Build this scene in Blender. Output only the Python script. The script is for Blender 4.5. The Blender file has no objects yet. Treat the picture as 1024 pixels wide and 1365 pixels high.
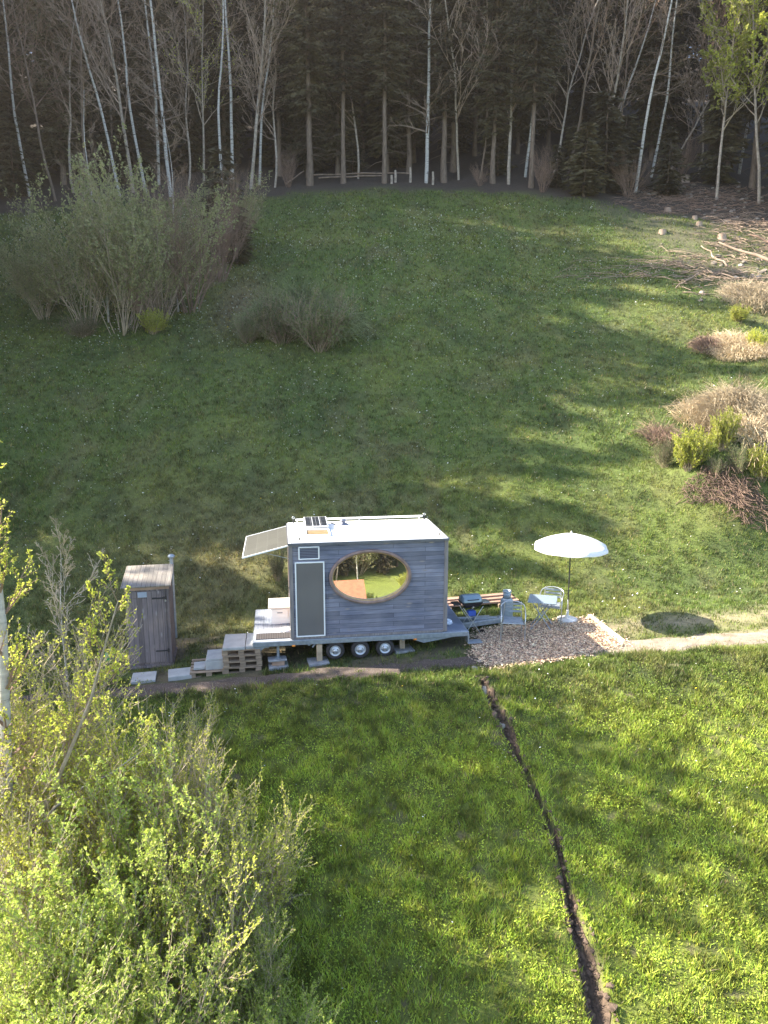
import bpy, bmesh, math, random
import numpy as np
from mathutils import Vector, Matrix
R = math.radians
PI = math.pi
C = bpy.context.scene.collection
rnd = random.Random(7)
NR = np.random.RandomState(11)

# ------------------------------------------------------------------ camera
PITCH = R(10.4); FPX = 945.0; CAMZ = 6.1
cam_d = bpy.data.cameras.new('camera'); cam = bpy.data.objects.new('camera', cam_d); C.objects.link(cam)
cam.location = (0, 0, CAMZ); cam.rotation_euler = (PI/2 - PITCH, 0, 0)
cam_d.sensor_fit = 'VERTICAL'; cam_d.sensor_height = 24; cam_d.lens = 24*FPX/1365.0
cam_d.clip_start = .1; cam_d.clip_end = 900
bpy.context.scene.camera = cam

# ------------------------------------------------------------------ noise + terrain
def vnoise(x, y, seed=0):
    x = np.asarray(x, float); y = np.asarray(y, float)
    xi = np.floor(x).astype(np.int64); yi = np.floor(y).astype(np.int64)
    fx = x-xi; fy = y-yi; fx = fx*fx*(3-2*fx); fy = fy*fy*(3-2*fy)
    def hs(a, b):
        n = (a*374761393 + b*668265263 + seed*974634777) & 0xffffffff
        n = ((n ^ (n >> 13))*1274126177) & 0xffffffff
        return ((n ^ (n >> 16)) & 0xffff)/65535.0
    return (hs(xi, yi)*(1-fx)+hs(xi+1, yi)*fx)*(1-fy)+(hs(xi, yi+1)*(1-fx)+hs(xi+1, yi+1)*fx)*fy
def fbm(x, y, seed=0, o=3):
    s = 0; a = .5; t = 0
    for k in range(o):
        s = s+a*vnoise(np.asarray(x)*2**k, np.asarray(y)*2**k, seed+k); t += a; a *= .5
    return s/t
def bench(x): x = np.asarray(x, float); return .02+.055*np.clip(x, -14, 14)
def path_c(x): x = np.asarray(x, float); return 14.22+.093*np.clip(x, -14, 16)
def path_w(x): x = np.asarray(x, float); return .33+.10*np.clip((x-4)/4, 0, 1)
def smax(a, b, k): return .5*(a+b+np.sqrt((a-b)**2+k*k))
DITCH = None
def ditch_d(x, y):
    """signed-less distance / half-width of the ditch"""
    x = np.asarray(x, float); y = np.asarray(y, float)
    best = np.full(np.broadcast(x, y).shape, 9.0)
    for (x0, y0, w0), (x1, y1, w1) in zip(DITCH[:-1], DITCH[1:]):
        dx, dy = x1-x0, y1-y0
        t = np.clip(((x-x0)*dx+(y-y0)*dy)/(dx*dx+dy*dy), 0, 1)
        d = np.hypot(x-x0-t*dx, y-y0-t*dy)/(w0+t*(w1-w0))
        best = np.minimum(best, d)
    return best
def H(x, y, ditch=True):
    x = np.asarray(x, float); y = np.asarray(y, float)
    b = bench(x)
    du = np.maximum(y-(17.5+.07*np.clip(x, -14, 16)), 0)
    dd = np.maximum(path_c(x)-.75-y, 0)
    z = b + .56*du*du/(du+1.4) - .38*dd*dd/(dd+.9)
    z = z - .25*np.maximum(y-105, 0)
    z = smax(z, -16+.25*np.maximum(-42-y, 0), 2.0)
    z = z - .06*np.maximum(np.maximum(-60-y, 0), 0)
    amp = np.clip(du/6, 0, 1)+.25*np.clip(dd/3, 0, 1)
    z = z + amp*((fbm(x/9, y/9, 5)-.5)*1.3+(vnoise(x/2.2, y/2.2, 9)-.5)*.16) + (vnoise(x/.6, y/.6, 19)-.5)*.05*np.clip(.2+amp, 0, 1)
    # hummocks on the right edge of the meadow
    z = z + 1.6*np.exp(-(((x-11.4)/1.7)**2+((y-22.6)/1.1)**2)) + .5*np.exp(-(((x-10.6)/1.4)**2+((y-20.9)/.8)**2))
    z = z + .8*np.exp(-(((x-17.5)/2.5)**2+((y-29)/1.6)**2))
    if ditch and DITCH is not None:
        d = ditch_d(x, y)
        z = z - .22*np.clip(1.25-d, 0, 1) + .035*np.exp(-((d-1.5)/.35)**2)
    return z
def ray(u, v):
    t = (v-682.5)/FPX
    return (u-512)/FPX, math.cos(PITCH)-t*math.sin(PITCH), -(math.sin(PITCH)+t*math.cos(PITCH))
def at(u, v, z):                       # point of a pixel at height z
    a, f, d = ray(u, v); l = (z-CAMZ)/d
    return Vector((a*l, f*l, z))
def gat(u, v, dz=0):                   # point of a pixel on the ground
    a, f, d = ray(u, v); l = 3.0
    while l < 140:
        if CAMZ+d*l < float(H(a*l, f*l, False)): break
        l += .06
    return Vector((a*l, f*l, float(H(a*l, f*l, False))+dz))
def aty(u, v, y):
    a, f, d = ray(u, v); l = y/f
    return Vector((a*l, y, CAMZ+d*l))
dpx = [(641, 905, 9), (655, 935, 12), (671, 962, 16), (690, 1010, 7), (714, 1060, 7), (737, 1110, 9), (752, 1170, 9), (768, 1235, 16), (785, 1290, 24), (800, 1365, 27), (812, 1440, 30)]
dl = []
for u, v, w in dpx:
    p = gat(u, v); dl.append((p.x, p.y, w*.5*math.hypot(p.y, 6)/FPX))
DITCH = dl
p_ = dl[-1]; DITCH.append((p_[0]+.6, p_[1]-4, p_[2]))

CHIP = [gat(*q) for q in [(640, 842), (700, 833), (782, 826), (834, 862), (765, 880), (700, 890), (650, 893), (628, 872)]]
CHIPA = np.array([(p.x, p.y) for p in CHIP])
def inpoly(x, y, P, grow=0.0):
    x = np.asarray(x, float); y = np.asarray(y, float); ins = np.zeros(x.shape, bool)
    c = P.mean(0); Q = P if not grow else c+(P-c)*(1+grow)
    n = len(Q)
    for i in range(n):
        x0, y0 = Q[i]; x1, y1 = Q[(i+1) % n]
        cond = ((y0 > y) != (y1 > y)) & (x < (x1-x0)*(y-y0)/(y1-y0+1e-12)+x0)
        ins ^= cond
    return ins
def edge_y(x):                          # forest edge
    x = np.asarray(x, float)
    return 50.5 - np.where(x < 1.5, .004, .012)*(x-1.5)**2 - .06*np.maximum(x-6, 0)
def bare_amount(x, y):                  # 1 = bare soil, 0 = full grass
    x = np.asarray(x, float); y = np.asarray(y, float)
    n = fbm(x/.5, y/.5, 31)
    d = np.abs(y-path_c(x))/(path_w(x)*(.7+.7*n))
    m = np.clip(1.35-d, 0, 1)*np.clip(.55+(fbm(x/.3, y/.3, 37)-.25)*1.4, 0, 1)
    m = np.maximum(m, np.clip(1.6-ditch_d(x, y)*(.8+.5*n), 0, 1))
    m = np.maximum(m, inpoly(x, y, CHIPA, .02)*1.0)
    m = np.maximum(m, .8*np.clip((fbm(x/.28, y/.28, 131)-.72)*7, 0, 1)*(y < 14))
    # ground in the trailer's shade and round the steps
    m = np.maximum(m, .75*np.clip((n-.38)*5, 0, 1)*((x > -6.2) & (x < 2.2) & (y > 14.2) & (y < 16.8)))
    # worn track on the right
    w = np.clip(1-np.abs(y-(path_c(x)+1.25+.06*x*0))/.9, 0, 1)*np.clip((x-3.6)/1.2, 0, 1)
    m = np.maximum(m, w*(.45+.7*n))
    # litter under the trees
    m = np.maximum(m, np.clip((y-edge_y(x)-1.6)/1.2+(fbm(x/1.5, y/1.5, 77)-.5)*1.6, 0, 1))
    # felled corner at the upper right
    g = np.clip((x-15.5-.25*(38-y))/2, 0, 1)*np.clip((y-31)/2.5, 0, 1)
    m = np.maximum(m, g*(.05+.95*n))
    return m
def tint(x, y):
    """meadow colour (linear rgb), with sunlight painted in below the path"""
    x = np.asarray(x, float); y = np.asarray(y, float)
    g = np.stack([np.full(x.shape, .100), np.full(x.shape, .146), np.full(x.shape, .026)], -1)
    yel = np.array([.19, .21, .045]); dry = np.array([.20, .155, .08]); dk = np.array([.048, .078, .018])
    a = np.clip((fbm(x/2.6, y/2.6, 1)-.42)*2.8, 0, 1)[..., None]
    g = g*(1-a*.5)+yel*a*.5
    a = np.clip((fbm(x/1.1, y/1.1, 41)-.52)*3.5, 0, 1)[..., None]
    g = g*(1-a*.6)+dk*a*.6
    d = np.clip((fbm(x/.8, y/1.4, 51)-.5)*4, 0, 1)*(.12+.25*np.clip((fbm(x/5, y/5, 61)-.45)*4, 0, 1))
    left = np.exp(-(((x+5)/4.5)**2+((y-19.5)/4)**2))
    d = np.maximum(d, left*(.35+.4*fbm(x/.7, y/.7, 71)))
    br = np.exp(-(((x+7.2)/1.6)**2+((y-36.5)/3.6)**2))
    d = np.maximum(d, br*.9)
    d = d[..., None]
    g = g*(1-d)+dry*d
    low = np.clip((13.5-y)/2, 0, 1)[..., None]           # sunlit brightness put into the grass colour below the path
    g = g*(1-.75*low)+np.array([.34, .42, .06])*.75*low
    return g

# ------------------------------------------------------------------ mesh helpers
def mesh_np(name, V, F, mat, col=None, smooth=False):
    """V (n,3); F (m,k) faces of equal size"""
    V = np.ascontiguousarray(V, np.float32); F = np.ascontiguousarray(F, np.int32)
    me = bpy.data.meshes.new(name); m, k = F.shape
    me.vertices.add(len(V)); me.vertices.foreach_set('co', V.ravel())
    me.loops.add(m*k); me.loops.foreach_set('vertex_index', F.ravel())
    me.polygons.add(m)
    me.polygons.foreach_set('loop_start', np.arange(0, m*k, k, dtype=np.int32))
    if smooth: me.polygons.foreach_set('use_smooth', np.ones(m, bool))
    else: me.polygons.foreach_set('use_smooth', np.zeros(m, bool))
    if col is not None:
        ca = me.color_attributes.new('tone', 'FLOAT_COLOR', 'POINT')
        c4 = np.ones((len(V), 4), np.float32); c4[:, :3] = col
        ca.data.foreach_set('color', c4.ravel())
    me.update(calc_edges=True); me.validate()
    me.materials.append(mat)
    return me
def link(name, me, parent=None, loc=None, rot=None):
    o = bpy.data.objects.new(name, me); C.objects.link(o)
    if parent is not None: o.parent = parent
    if loc is not None: o.location = loc
    if rot is not None: o.rotation_euler = rot
    return o
def tag(o, label=None, cat=None, group=None, kind=None):
    if label: o['label'] = label
    if cat: o['category'] = cat
    if group: o['group'] = group
    if kind: o['kind'] = kind
    return o
def empty(name, loc=(0, 0, 0), rz=0.0):
    o = bpy.data.objects.new(name, None); C.objects.link(o)
    o.location = loc; o.rotation_euler = (0, 0, rz); o.empty_display_size = .2
    return o
def copy_tree(o, parent=None):
    kids = list(o.children)
    c = o.copy(); C.objects.link(c)
    if parent is not None: c.parent = parent
    for k in kids: copy_tree(k, c)
    return c

class MB:
    """collects shapes into one mesh"""
    def __init__(s): s.v = []; s.f = []; s.sm = []
    def add(s, vs, fs, smooth=False):
        n = len(s.v); s.v += [tuple(v) for v in vs]; s.f += [tuple(i+n for i in f) for f in fs]; s.sm += [smooth]*len(fs)
    def box(s, c, d, rot=None, bev=0.0):
        x, y, z = d[0]/2, d[1]/2, d[2]/2
        b = min(bev, x*.9, y*.9, z*.9)
        M = Matrix.Identity(3) if rot is None else (rot if isinstance(rot, Matrix) else Matrix.Rotation(rot, 3, 'Z'))
        c = Vector(c)
        if b <= 0:
            vs = [Vector((i, j, k)) for i in (-x, x) for j in (-y, y) for k in (-z, z)]
            fs = [(0, 1, 3, 2), (4, 6, 7, 5), (0, 4, 5, 1), (2, 3, 7, 6), (0, 2, 6, 4), (1, 5, 7, 3)]
        else:
            bm = bmesh.new(); bmesh.ops.create_cube(bm, size=1)
            for v in bm.verts: v.co = Vector((v.co.x*2*x, v.co.y*2*y, v.co.z*2*z))
            bmesh.ops.bevel(bm, geom=bm.edges[:], offset=b, segments=1, affect='EDGES')
            bm.verts.index_update()
            vs = [v.co.copy() for v in bm.verts]; fs = [[v.index for v in f.verts] for f in bm.faces]; bm.free()
        s.add([c+M@v for v in vs], fs); return s
    def tube(s, pts, r, n=8, cap=True):
        pts = [Vector(p) for p in pts]; rs = r if isinstance(r, (list, tuple)) else [r]*len(pts)
        rings = []; up = None
        for i, p in enumerate(pts):
            d = (pts[min(i+1, len(pts)-1)]-pts[max(i-1, 0)]).normalized()
            if up is None: up = d.orthogonal().normalized()
            else: up = (up-d*up.dot(d)).normalized()
            w = d.cross(up)
            rings.append([p+(up*math.cos(a)+w*math.sin(a))*rs[i] for a in [2*PI*k/n for k in range(n)]])
        vs = [q for g in rings for q in g]; fs = []
        for i in range(len(pts)-1):
            for k in range(n): fs.append((i*n+k, i*n+(k+1) % n, (i+1)*n+(k+1) % n, (i+1)*n+k))
        s.add(vs, fs, True)
        if cap:
            s.add(rings[0], [tuple(reversed(range(n)))]); s.add(rings[-1], [tuple(range(n))])
        return s
    def lathe(s, prof, c=(0, 0, 0), n=24, axis='Z', smooth=True):
        c = Vector(c); vs = []; fs = []
        for r, z in prof:
            for k in range(n):
                a = 2*PI*k/n; q = Vector((r*math.cos(a), r*math.sin(a), z))
                if axis == 'Y': q = Vector((q.x, q.z, q.y))
                if axis == 'X': q = Vector((q.z, q.x, q.y))
                vs.append(c+q)
        for i in range(len(prof)-1):
            for k in range(n): fs.append((i*n+k, i*n+(k+1) % n, (i+1)*n+(k+1) % n, (i+1)*n+k))
        s.add(vs, fs, smooth); return s
    def prism(s, pts, th, M=None):
        """polygon pts in xy extruded by th in z, then M"""
        n = len(pts); M = M or Matrix.Identity(4)
        vs = [M@Vector((p[0], p[1], 0)) for p in pts]+[M@Vector((p[0], p[1], th)) for p in pts]
        fs = [tuple(reversed(range(n))), tuple(range(n, 2*n))]+[(i, (i+1) % n, n+(i+1) % n, n+i) for i in range(n)]
        s.add(vs, fs); return s
    def build(s, name, mat, parent=None, loc=None, rot=None):
        me = bpy.data.meshes.new(name); me.from_pydata(s.v, [], s.f); me.update()
        me.polygons.foreach_set('use_smooth', s.sm)
        bm = bmesh.new(); bm.from_mesh(me); bmesh.ops.recalc_face_normals(bm, faces=bm.faces[:]); bm.to_mesh(me); bm.free()
        me.materials.append(mat)
        return link(name, me, parent, loc, rot)

def seg_mesh(segs, n=3):
    """segs rows: x0 y0 z0 x1 y1 z1 r0 r1 -> verts, quads"""
    S = np.asarray(segs, float); a = S[:, 0:3]; b = S[:, 3:6]
    d = b-a; d /= np.linalg.norm(d, axis=1, keepdims=True)+1e-9
    ref = np.where(np.abs(d[:, 2:3]) > .9, np.array([[1., 0, 0]]), np.array([[0, 0, 1.]]))
    u = np.cross(d, ref); u /= np.linalg.norm(u, axis=1, keepdims=True)+1e-9
    w = np.cross(d, u); m = len(S)
    V = np.empty((m, 2, n, 3))
    for k in range(n):
        c, s_ = math.cos(2*PI*k/n), math.sin(2*PI*k/n); o = u*c+w*s_
        V[:, 0, k] = a+o*S[:, 6:7]; V[:, 1, k] = b+o*S[:, 7:8]
    base = (np.arange(m)*2*n)[:, None]
    F = np.stack([np.stack([base[:, 0]+k, base[:, 0]+(k+1) % n, base[:, 0]+n+(k+1) % n, base[:, 0]+n+k], -1) for k in range(n)], 1).reshape(-1, 4)
    return V.reshape(-1, 3), F
def leaf_mesh(P, D, L, W, rs):
    """rhombus leaves at P, pointing along D, length L, width W"""
    P = np.asarray(P, float); D = np.asarray(D, float); m = len(P)
    D = D/(np.linalg.norm(D, axis=1, keepdims=True)+1e-9)
    q = rs.normal(size=(m, 3)); q -= D*(q*D).sum(1, keepdims=True); q /= np.linalg.norm(q, axis=1, keepdims=True)+1e-9
    nrm = np.cross(D, q)
    L = np.asarray(L).reshape(-1, 1)*np.ones((m, 1)); W = np.asarray(W).reshape(-1, 1)*np.ones((m, 1))
    V = np.empty((m, 4, 3))
    V[:, 0] = P; V[:, 1] = P+D*L*.5+q*W*.5+nrm*W*.15; V[:, 2] = P+D*L; V[:, 3] = P+D*L*.5-q*W*.5+nrm*W*.15
    F = (np.arange(m)*4)[:, None]+np.array([[0, 1, 2, 3]])
    return V.reshape(-1, 3), F

# ------------------------------------------------------------------ materials
def new_mat(name):
    m = bpy.data.materials.new(name); m.use_nodes = True
    nt = m.node_tree; b = nt.nodes['Principled BSDF']; return m, nt, b
def N(nt, t, **kw):
    n = nt.nodes.new(t)
    for k, v in kw.items():
        if k.startswith('i_'): n.inputs[k[2:].replace('_', ' ')].default_value = v
        else: setattr(n, k, v)
    return n
def ramp(nt, fac, stops):
    r = N(nt, 'ShaderNodeValToRGB'); el = r.color_ramp.elements
    while len(el) < len(stops): el.new(.5)
    for e, (p, c) in zip(el, stops): e.position = p; e.color = (*c, 1)
    nt.links.new(fac, r.inputs['Fac']); return r.outputs['Color']
def coords(nt, kind='Object', scale=(1, 1, 1), rot=(0, 0, 0)):
    tc = N(nt, 'ShaderNodeTexCoord'); mp = N(nt, 'ShaderNodeMapping')
    mp.inputs['Scale'].default_value = scale; mp.inputs['Rotation'].default_value = rot
    nt.links.new(tc.outputs[kind], mp.inputs['Vector']); return mp.outputs['Vector']
def noise(nt, vec, sc, det=4, rough=.55):
    n = N(nt, 'ShaderNodeTexNoise'); n.inputs['Scale'].default_value = sc; n.inputs['Detail'].default_value = det; n.inputs['Roughness'].default_value = rough
    nt.links.new(vec, n.inputs['Vector']); return n.outputs['Fac']
def mix(nt, a, b, fac, mode='MIX'):
    m = N(nt, 'ShaderNodeMix', data_type='RGBA', blend_type=mode)
    if isinstance(fac, (int, float)): m.inputs[0].default_value = fac
    else: nt.links.new(fac, m.inputs[0])
    for i, c in ((6, a), (7, b)):
        if isinstance(c, tuple): m.inputs[i].default_value = (*c, 1)
        else: nt.links.new(c, m.inputs[i])
    return m.outputs[2]
def bump(nt, b, h, strength=.3, dist=.01):
    n = N(nt, 'ShaderNodeBump'); n.inputs['Strength'].default_value = strength; n.inputs['Distance'].default_value = dist
    nt.links.new(h, n.inputs['Height']); nt.links.new(n.outputs['Normal'], b.inputs['Normal'])
def simple(name, c, rough=.6, metal=0.0, var=.25, sc=8, spec=None, bmp=0.0, kind='Object', stretch=(1, 1, 1)):
    m, nt, b = new_mat(name)
    v = coords(nt, kind, stretch); f = noise(nt, v, sc, 5)
    lo = tuple(x*(1-var) for x in c); hi = tuple(min(x*(1+var), 1) for x in c)
    nt.links.new(ramp(nt, f, [(.3, lo), (.7, hi)]), b.inputs['Base Color'])
    b.inputs['Roughness'].default_value = rough; b.inputs['Metallic'].default_value = metal
    if bmp: bump(nt, b, f, bmp, .01)
    return m
def boards(name, c, w, axis='h', groove=.004, var=.35, grain=30, rough=.8, length=2.6, knots=True):
    """weathered boards; axis h = horizontal boards on an xz wall, v = vertical, d = planks along x on top"""
    m, nt, b = new_mat(name)
    tc = N(nt, 'ShaderNodeTexCoord'); sp = N(nt, 'ShaderNodeSeparateXYZ'); nt.links.new(tc.outputs['Object'], sp.inputs[0])
    cb = N(nt, 'ShaderNodeCombineXYZ'); add = N(nt, 'ShaderNodeMath', operation='ADD')
    nt.links.new(sp.outputs['X'], add.inputs[0]); nt.links.new(sp.outputs['Y'], add.inputs[1])
    if axis == 'h': nt.links.new(add.outputs[0], cb.inputs['X']); nt.links.new(sp.outputs['Z'], cb.inputs['Y'])
    elif axis == 'v': nt.links.new(sp.outputs['Z'], cb.inputs['X']); nt.links.new(add.outputs[0], cb.inputs['Y'])
    elif axis == 'd': nt.links.new(sp.outputs['X'], cb.inputs['X']); nt.links.new(sp.outputs['Y'], cb.inputs['Y'])
    else: nt.links.new(sp.outputs['Y'], cb.inputs['X']); nt.links.new(sp.outputs['X'], cb.inputs['Y'])
    br = N(nt, 'ShaderNodeTexBrick'); br.offset = .37; br.offset_frequency = 2
    br.inputs['Scale'].default_value = 1; br.inputs['Brick Width'].default_value = length; br.inputs['Row Height'].default_value = w
    br.inputs['Mortar Size'].default_value = groove; br.inputs['Mortar Smooth'].default_value = .2; br.inputs['Bias'].default_value = 0
    br.inputs['Color1'].default_value = (*[x*(1-var) for x in c], 1); br.inputs['Color2'].default_value = (*[x*(1+var*.6) for x in c], 1)
    br.inputs['Mortar'].default_value = (*[x*.25 for x in c], 1)
    nt.links.new(cb.outputs[0], br.inputs['Vector'])
    mp = N(nt, 'ShaderNodeMapping'); mp.inputs['Scale'].default_value = (1.6, grain, 1); nt.links.new(cb.outputs[0], mp.inputs['Vector'])
    g = noise(nt, mp.outputs[0], 1.5, 6, .65)
    col = mix(nt, br.outputs['Color'], ramp(nt, g, [(.25, (.45, .45, .47)), (.5, (.9, .9, .9)), (.75, (1.35, 1.32, 1.3))]), .8, 'MULTIPLY')
    big = noise(nt, cb.outputs[0], 1.3, 3)
    col = mix(nt, col, ramp(nt, big, [(.3, (.6, .64, .72)), (.7, (1.25, 1.18, 1.1))]), .8, 'MULTIPLY')
    if knots:
        mk = N(nt, 'ShaderNodeMapping'); mk.inputs['Scale'].default_value = (2.2, 7, 1); nt.links.new(cb.outputs[0], mk.inputs['Vector'])
        vo = N(nt, 'ShaderNodeTexVoronoi'); vo.inputs['Scale'].default_value = 1.1; nt.links.new(mk.outputs[0], vo.inputs['Vector'])
        col = mix(nt, (.25, .22, .22), col, ramp(nt, vo.outputs['Distance'], [(.08, (0, 0, 0)), (.2, (1, 1, 1))]))
    nt.links.new(col, b.inputs['Base Color']); b.inputs['Roughness'].default_value = rough
    h = N(nt, 'ShaderNodeMath', operation='MULTIPLY_ADD'); nt.links.new(br.outputs['Fac'], h.inputs[0]); h.inputs[1].default_value = -1.5; nt.links.new(g, h.inputs[2])
    bump(nt, b, h.outputs[0], .5, .006)
    return m
def foliage(name, c, c2, trans=.35, rough=.6, spread=.0):
    """two sided leaf material, tone varies leaf to leaf through position"""
    m, nt, b = new_mat(name)
    v = coords(nt, 'Object'); f = noise(nt, v, 1.2, 2); f2 = N(nt, 'ShaderNodeTexWhiteNoise', noise_dimensions='3D')
    sn = N(nt, 'ShaderNodeVectorMath', operation='SNAP'); sn.inputs[1].default_value = (.09, .09, .09)
    nt.links.new(v, sn.inputs[0]); nt.links.new(sn.outputs[0], f2.inputs['Vector'])
    mm = N(nt, 'ShaderNodeMath', operation='MULTIPLY_ADD'); nt.links.new(f2.outputs['Value'], mm.inputs[0]); mm.inputs[1].default_value = .6
    m2 = N(nt, 'ShaderNodeMath', operation='SUBTRACT'); nt.links.new(f, m2.inputs[0]); m2.inputs[1].default_value = .3; nt.links.new(m2.outputs[0], mm.inputs[2])
    oi = N(nt, 'ShaderNodeObjectInfo')
    col = ramp(nt, mm.outputs[0], [(.1, c), (.75, c2)])
    hv = N(nt, 'ShaderNodeHueSaturation'); nt.links.new(col, hv.inputs['Color'])
    mr = N(nt, 'ShaderNodeMapRange'); mr.inputs['To Min'].default_value = 1-.35; mr.inputs['To Max'].default_value = 1.35; nt.links.new(oi.outputs['Random'], mr.inputs['Value'])
    nt.links.new(mr.outputs[0], hv.inputs['Value']); col = hv.outputs[0]
    nt.links.new(col, b.inputs['Base Color']); b.inputs['Roughness'].default_value = rough
    tr = N(nt, 'ShaderNodeBsdfTranslucent'); nt.links.new(col, tr.inputs['Color'])
    ms = N(nt, 'ShaderNodeMixShader'); ms.inputs[0].default_value = trans
    out = nt.nodes['Material Output']
    nt.links.new(b.outputs[0], ms.inputs[1]); nt.links.new(tr.outputs[0], ms.inputs[2]); nt.links.new(ms.outputs[0], out.inputs['Surface'])
    return m
def toned(name, trans=.3, rough=.65):
    m, nt, b = new_mat(name)
    at_ = N(nt, 'ShaderNodeAttribute', attribute_name='tone'); col = at_.outputs['Color']
    nt.links.new(col, b.inputs['Base Color']); b.inputs['Roughness'].default_value = rough
    tr = N(nt, 'ShaderNodeBsdfTranslucent'); nt.links.new(col, tr.inputs['Color'])
    ms = N(nt, 'ShaderNodeMixShader'); ms.inputs[0].default_value = trans
    out = nt.nodes['Material Output']
    nt.links.new(b.outputs[0], ms.inputs[1]); nt.links.new(tr.outputs[0], ms.inputs[2]); nt.links.new(ms.outputs[0], out.inputs['Surface'])
    return m
M = {}
m, nt, b = new_mat('meadow_ground'); M['ground'] = m
col = N(nt, 'ShaderNodeAttribute', attribute_name='tone').outputs['Color']
v = coords(nt, 'Object')
f1 = noise(nt, v, 6, 6, .7); f2 = noise(nt, v, 38, 5, .7)
col = mix(nt, col, ramp(nt, f1, [(.3, (.5, .5, .5)), (.7, (1.4, 1.4, 1.35))]), .85, 'MULTIPLY')
col = mix(nt, col, ramp(nt, f2, [(.3, (.55, .55, .55)), (.7, (1.4, 1.4, 1.4))]), .8, 'MULTIPLY')
nt.links.new(col, b.inputs['Base Color']); b.inputs['Roughness'].default_value = .95
bump(nt, b, f2, .6, .03)
M['grass'] = toned('grass_blades', .38)
m, nt, b = new_mat('path_dirt'); M['dirt'] = m
v = coords(nt, 'Object'); f1 = noise(nt, v, 3, 6, .7); f2 = noise(nt, v, 55, 4, .7)
sx = N(nt, 'ShaderNodeSeparateXYZ'); nt.links.new(N(nt, 'ShaderNodeTexCoord').outputs['Object'], sx.inputs[0])
mr = N(nt, 'ShaderNodeMapRange'); mr.inputs['From Min'].default_value = 2.2; mr.inputs['From Max'].default_value = 5.5; nt.links.new(sx.outputs['X'], mr.inputs['Value'])
c1 = ramp(nt, f1, [(.3, (.055, .04, .032)), (.7, (.12, .09, .075))]); c2 = ramp(nt, f1, [(.3, (.16, .125, .085)), (.7, (.36, .31, .24))])
col = mix(nt, c1, c2, mr.outputs[0])
vo = N(nt, 'ShaderNodeTexVoronoi'); vo.inputs['Scale'].default_value = 26; nt.links.new(v, vo.inputs['Vector'])
col = mix(nt, (.33, .3, .28), col, ramp(nt, vo.outputs['Distance'], [(.14, (.2, .2, .2)), (.24, (1, 1, 1))]))
col = mix(nt, col, ramp(nt, f2, [(.3, (.55, .55, .55)), (.7, (1.4, 1.4, 1.4))]), .9, 'MULTIPLY')
nt.links.new(col, b.inputs['Base Color']); b.inputs['Roughness'].default_value = .95; bump(nt, b, f2, .8, .03)
M['soil'] = simple('dug_soil', (.07, .048, .033), .95, var=.5, sc=14, bmp=.8)
M['clod'] = simple('soil_clod', (.105, .072, .052), .95, var=.45, sc=9)
M['chipbase'] = simple('chip_bed', (.17, .12, .09), .95, var=.4, sc=30, bmp=.6)
M['chips'] = toned('wood_chips', .0, .8)
M['stone'] = simple('pale_stone', (.36, .33, .29), .85, var=.3, sc=7, bmp=.5)
M['rubble'] = simple('bark_rubble', (.22, .19, .16), .9, var=.4, sc=3, bmp=.4)
M['slab'] = simple('concrete_slab', (.36, .36, .355), .85, var=.15, sc=5, bmp=.2)
M['block'] = simple('grey_block', (.27, .27, .28), .9, var=.25, sc=9, bmp=.3)
M['pallet'] = simple('pallet_wood', (.27, .20, .14), .85, var=.4, sc=5, stretch=(1, 6, 6))
M['cabin'] = boards('cabin_boards', (.20, .21, .275), .098, 'h', .0035, var=.3, length=1.9)
M['cabinside'] = boards('side_boards', (.36, .22, .13), .30, 'v', .004, var=.2)
M['corner'] = simple('corner_post_wood', (.20, .18, .18), .8, var=.3, sc=4, stretch=(8, 8, .6))
M['toilet'] = boards('shed_boards', (.18, .148, .150), .105, 'v', .004, var=.28, knots=True)
M['toiletroof'] = boards('roof_boards', (.22, .20, .175), .10, 'e', .004, var=.2)
M['lintel'] = simple('reddish_trim_wood', (.33, .22, .16), .8, var=.3, sc=4)
M['white'] = simple('white_paint', (.78, .79, .80), .35, var=.04, sc=4)
M['roofwhite'] = simple('white_roof_sheet', (.80, .80, .79), .4, var=.06, sc=2.5)
M['flash'] = simple('dark_flashing', (.13, .14, .18), .4, .4, var=.15)
M['alu'] = simple('aluminium', (.48, .50, .52), .35, .85, var=.08)
M['galv'] = simple('galvanised_steel', (.30, .34, .39), .45, .55, var=.18, sc=12)
M['deck'] = boards('deck_sheet', (.30, .34, .40), .2, 'e', .003, var=.08, knots=False)
M['deckr'] = simple('dark_deck_ply', (.17, .20, .27), .5, var=.2, sc=3)
M['blackmat'] = simple('black_rubber', (.03, .03, .035), .7, var=.3)
M['black'] = simple('black_metal', (.02, .02, .022), .45, var=.2)
M['rubber'] = simple('tyre_rubber', (.028, .026, .028), .8, var=.3)
M['rim'] = simple('wheel_rim', (.50, .52, .56), .35, .5, var=.1)
M['orange'] = simple('amber_lens', (.75, .25, .03), .25, var=.1)
M['post'] = simple('timber_prop', (.42, .32, .22), .8, var=.3, sc=6)
M['plank'] = boards('rough_planks', (.42, .27, .20), .13, 'd', .004, var=.35)
M['beam'] = simple('pale_beam', (.60, .52, .38), .8, var=.15, sc=5, stretch=(1, 6, 6))
M['table'] = simple('table_top_grey', (.15, .195, .24), .6, .0, var=.06)
M['gas'] = simple('grey_blue_cylinder', (.25, .31, .36), .45, .1, var=.1)
M['grill'] = simple('grill_hood', (.22, .29, .34), .3, .3, var=.05)
M['bluebag'] = simple('blue_plastic', (.03, .09, .42), .5)
M['whitecloth'] = simple('white_parasol_cloth', (.82, .83, .84), .8, var=.04)
M['conc'] = simple('parasol_base', (.55, .55, .55), .8, var=.12)
M['dimwood'] = simple('window_ring_wood', (.22, .15, .13), .6, var=.3, sc=6)
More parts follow.
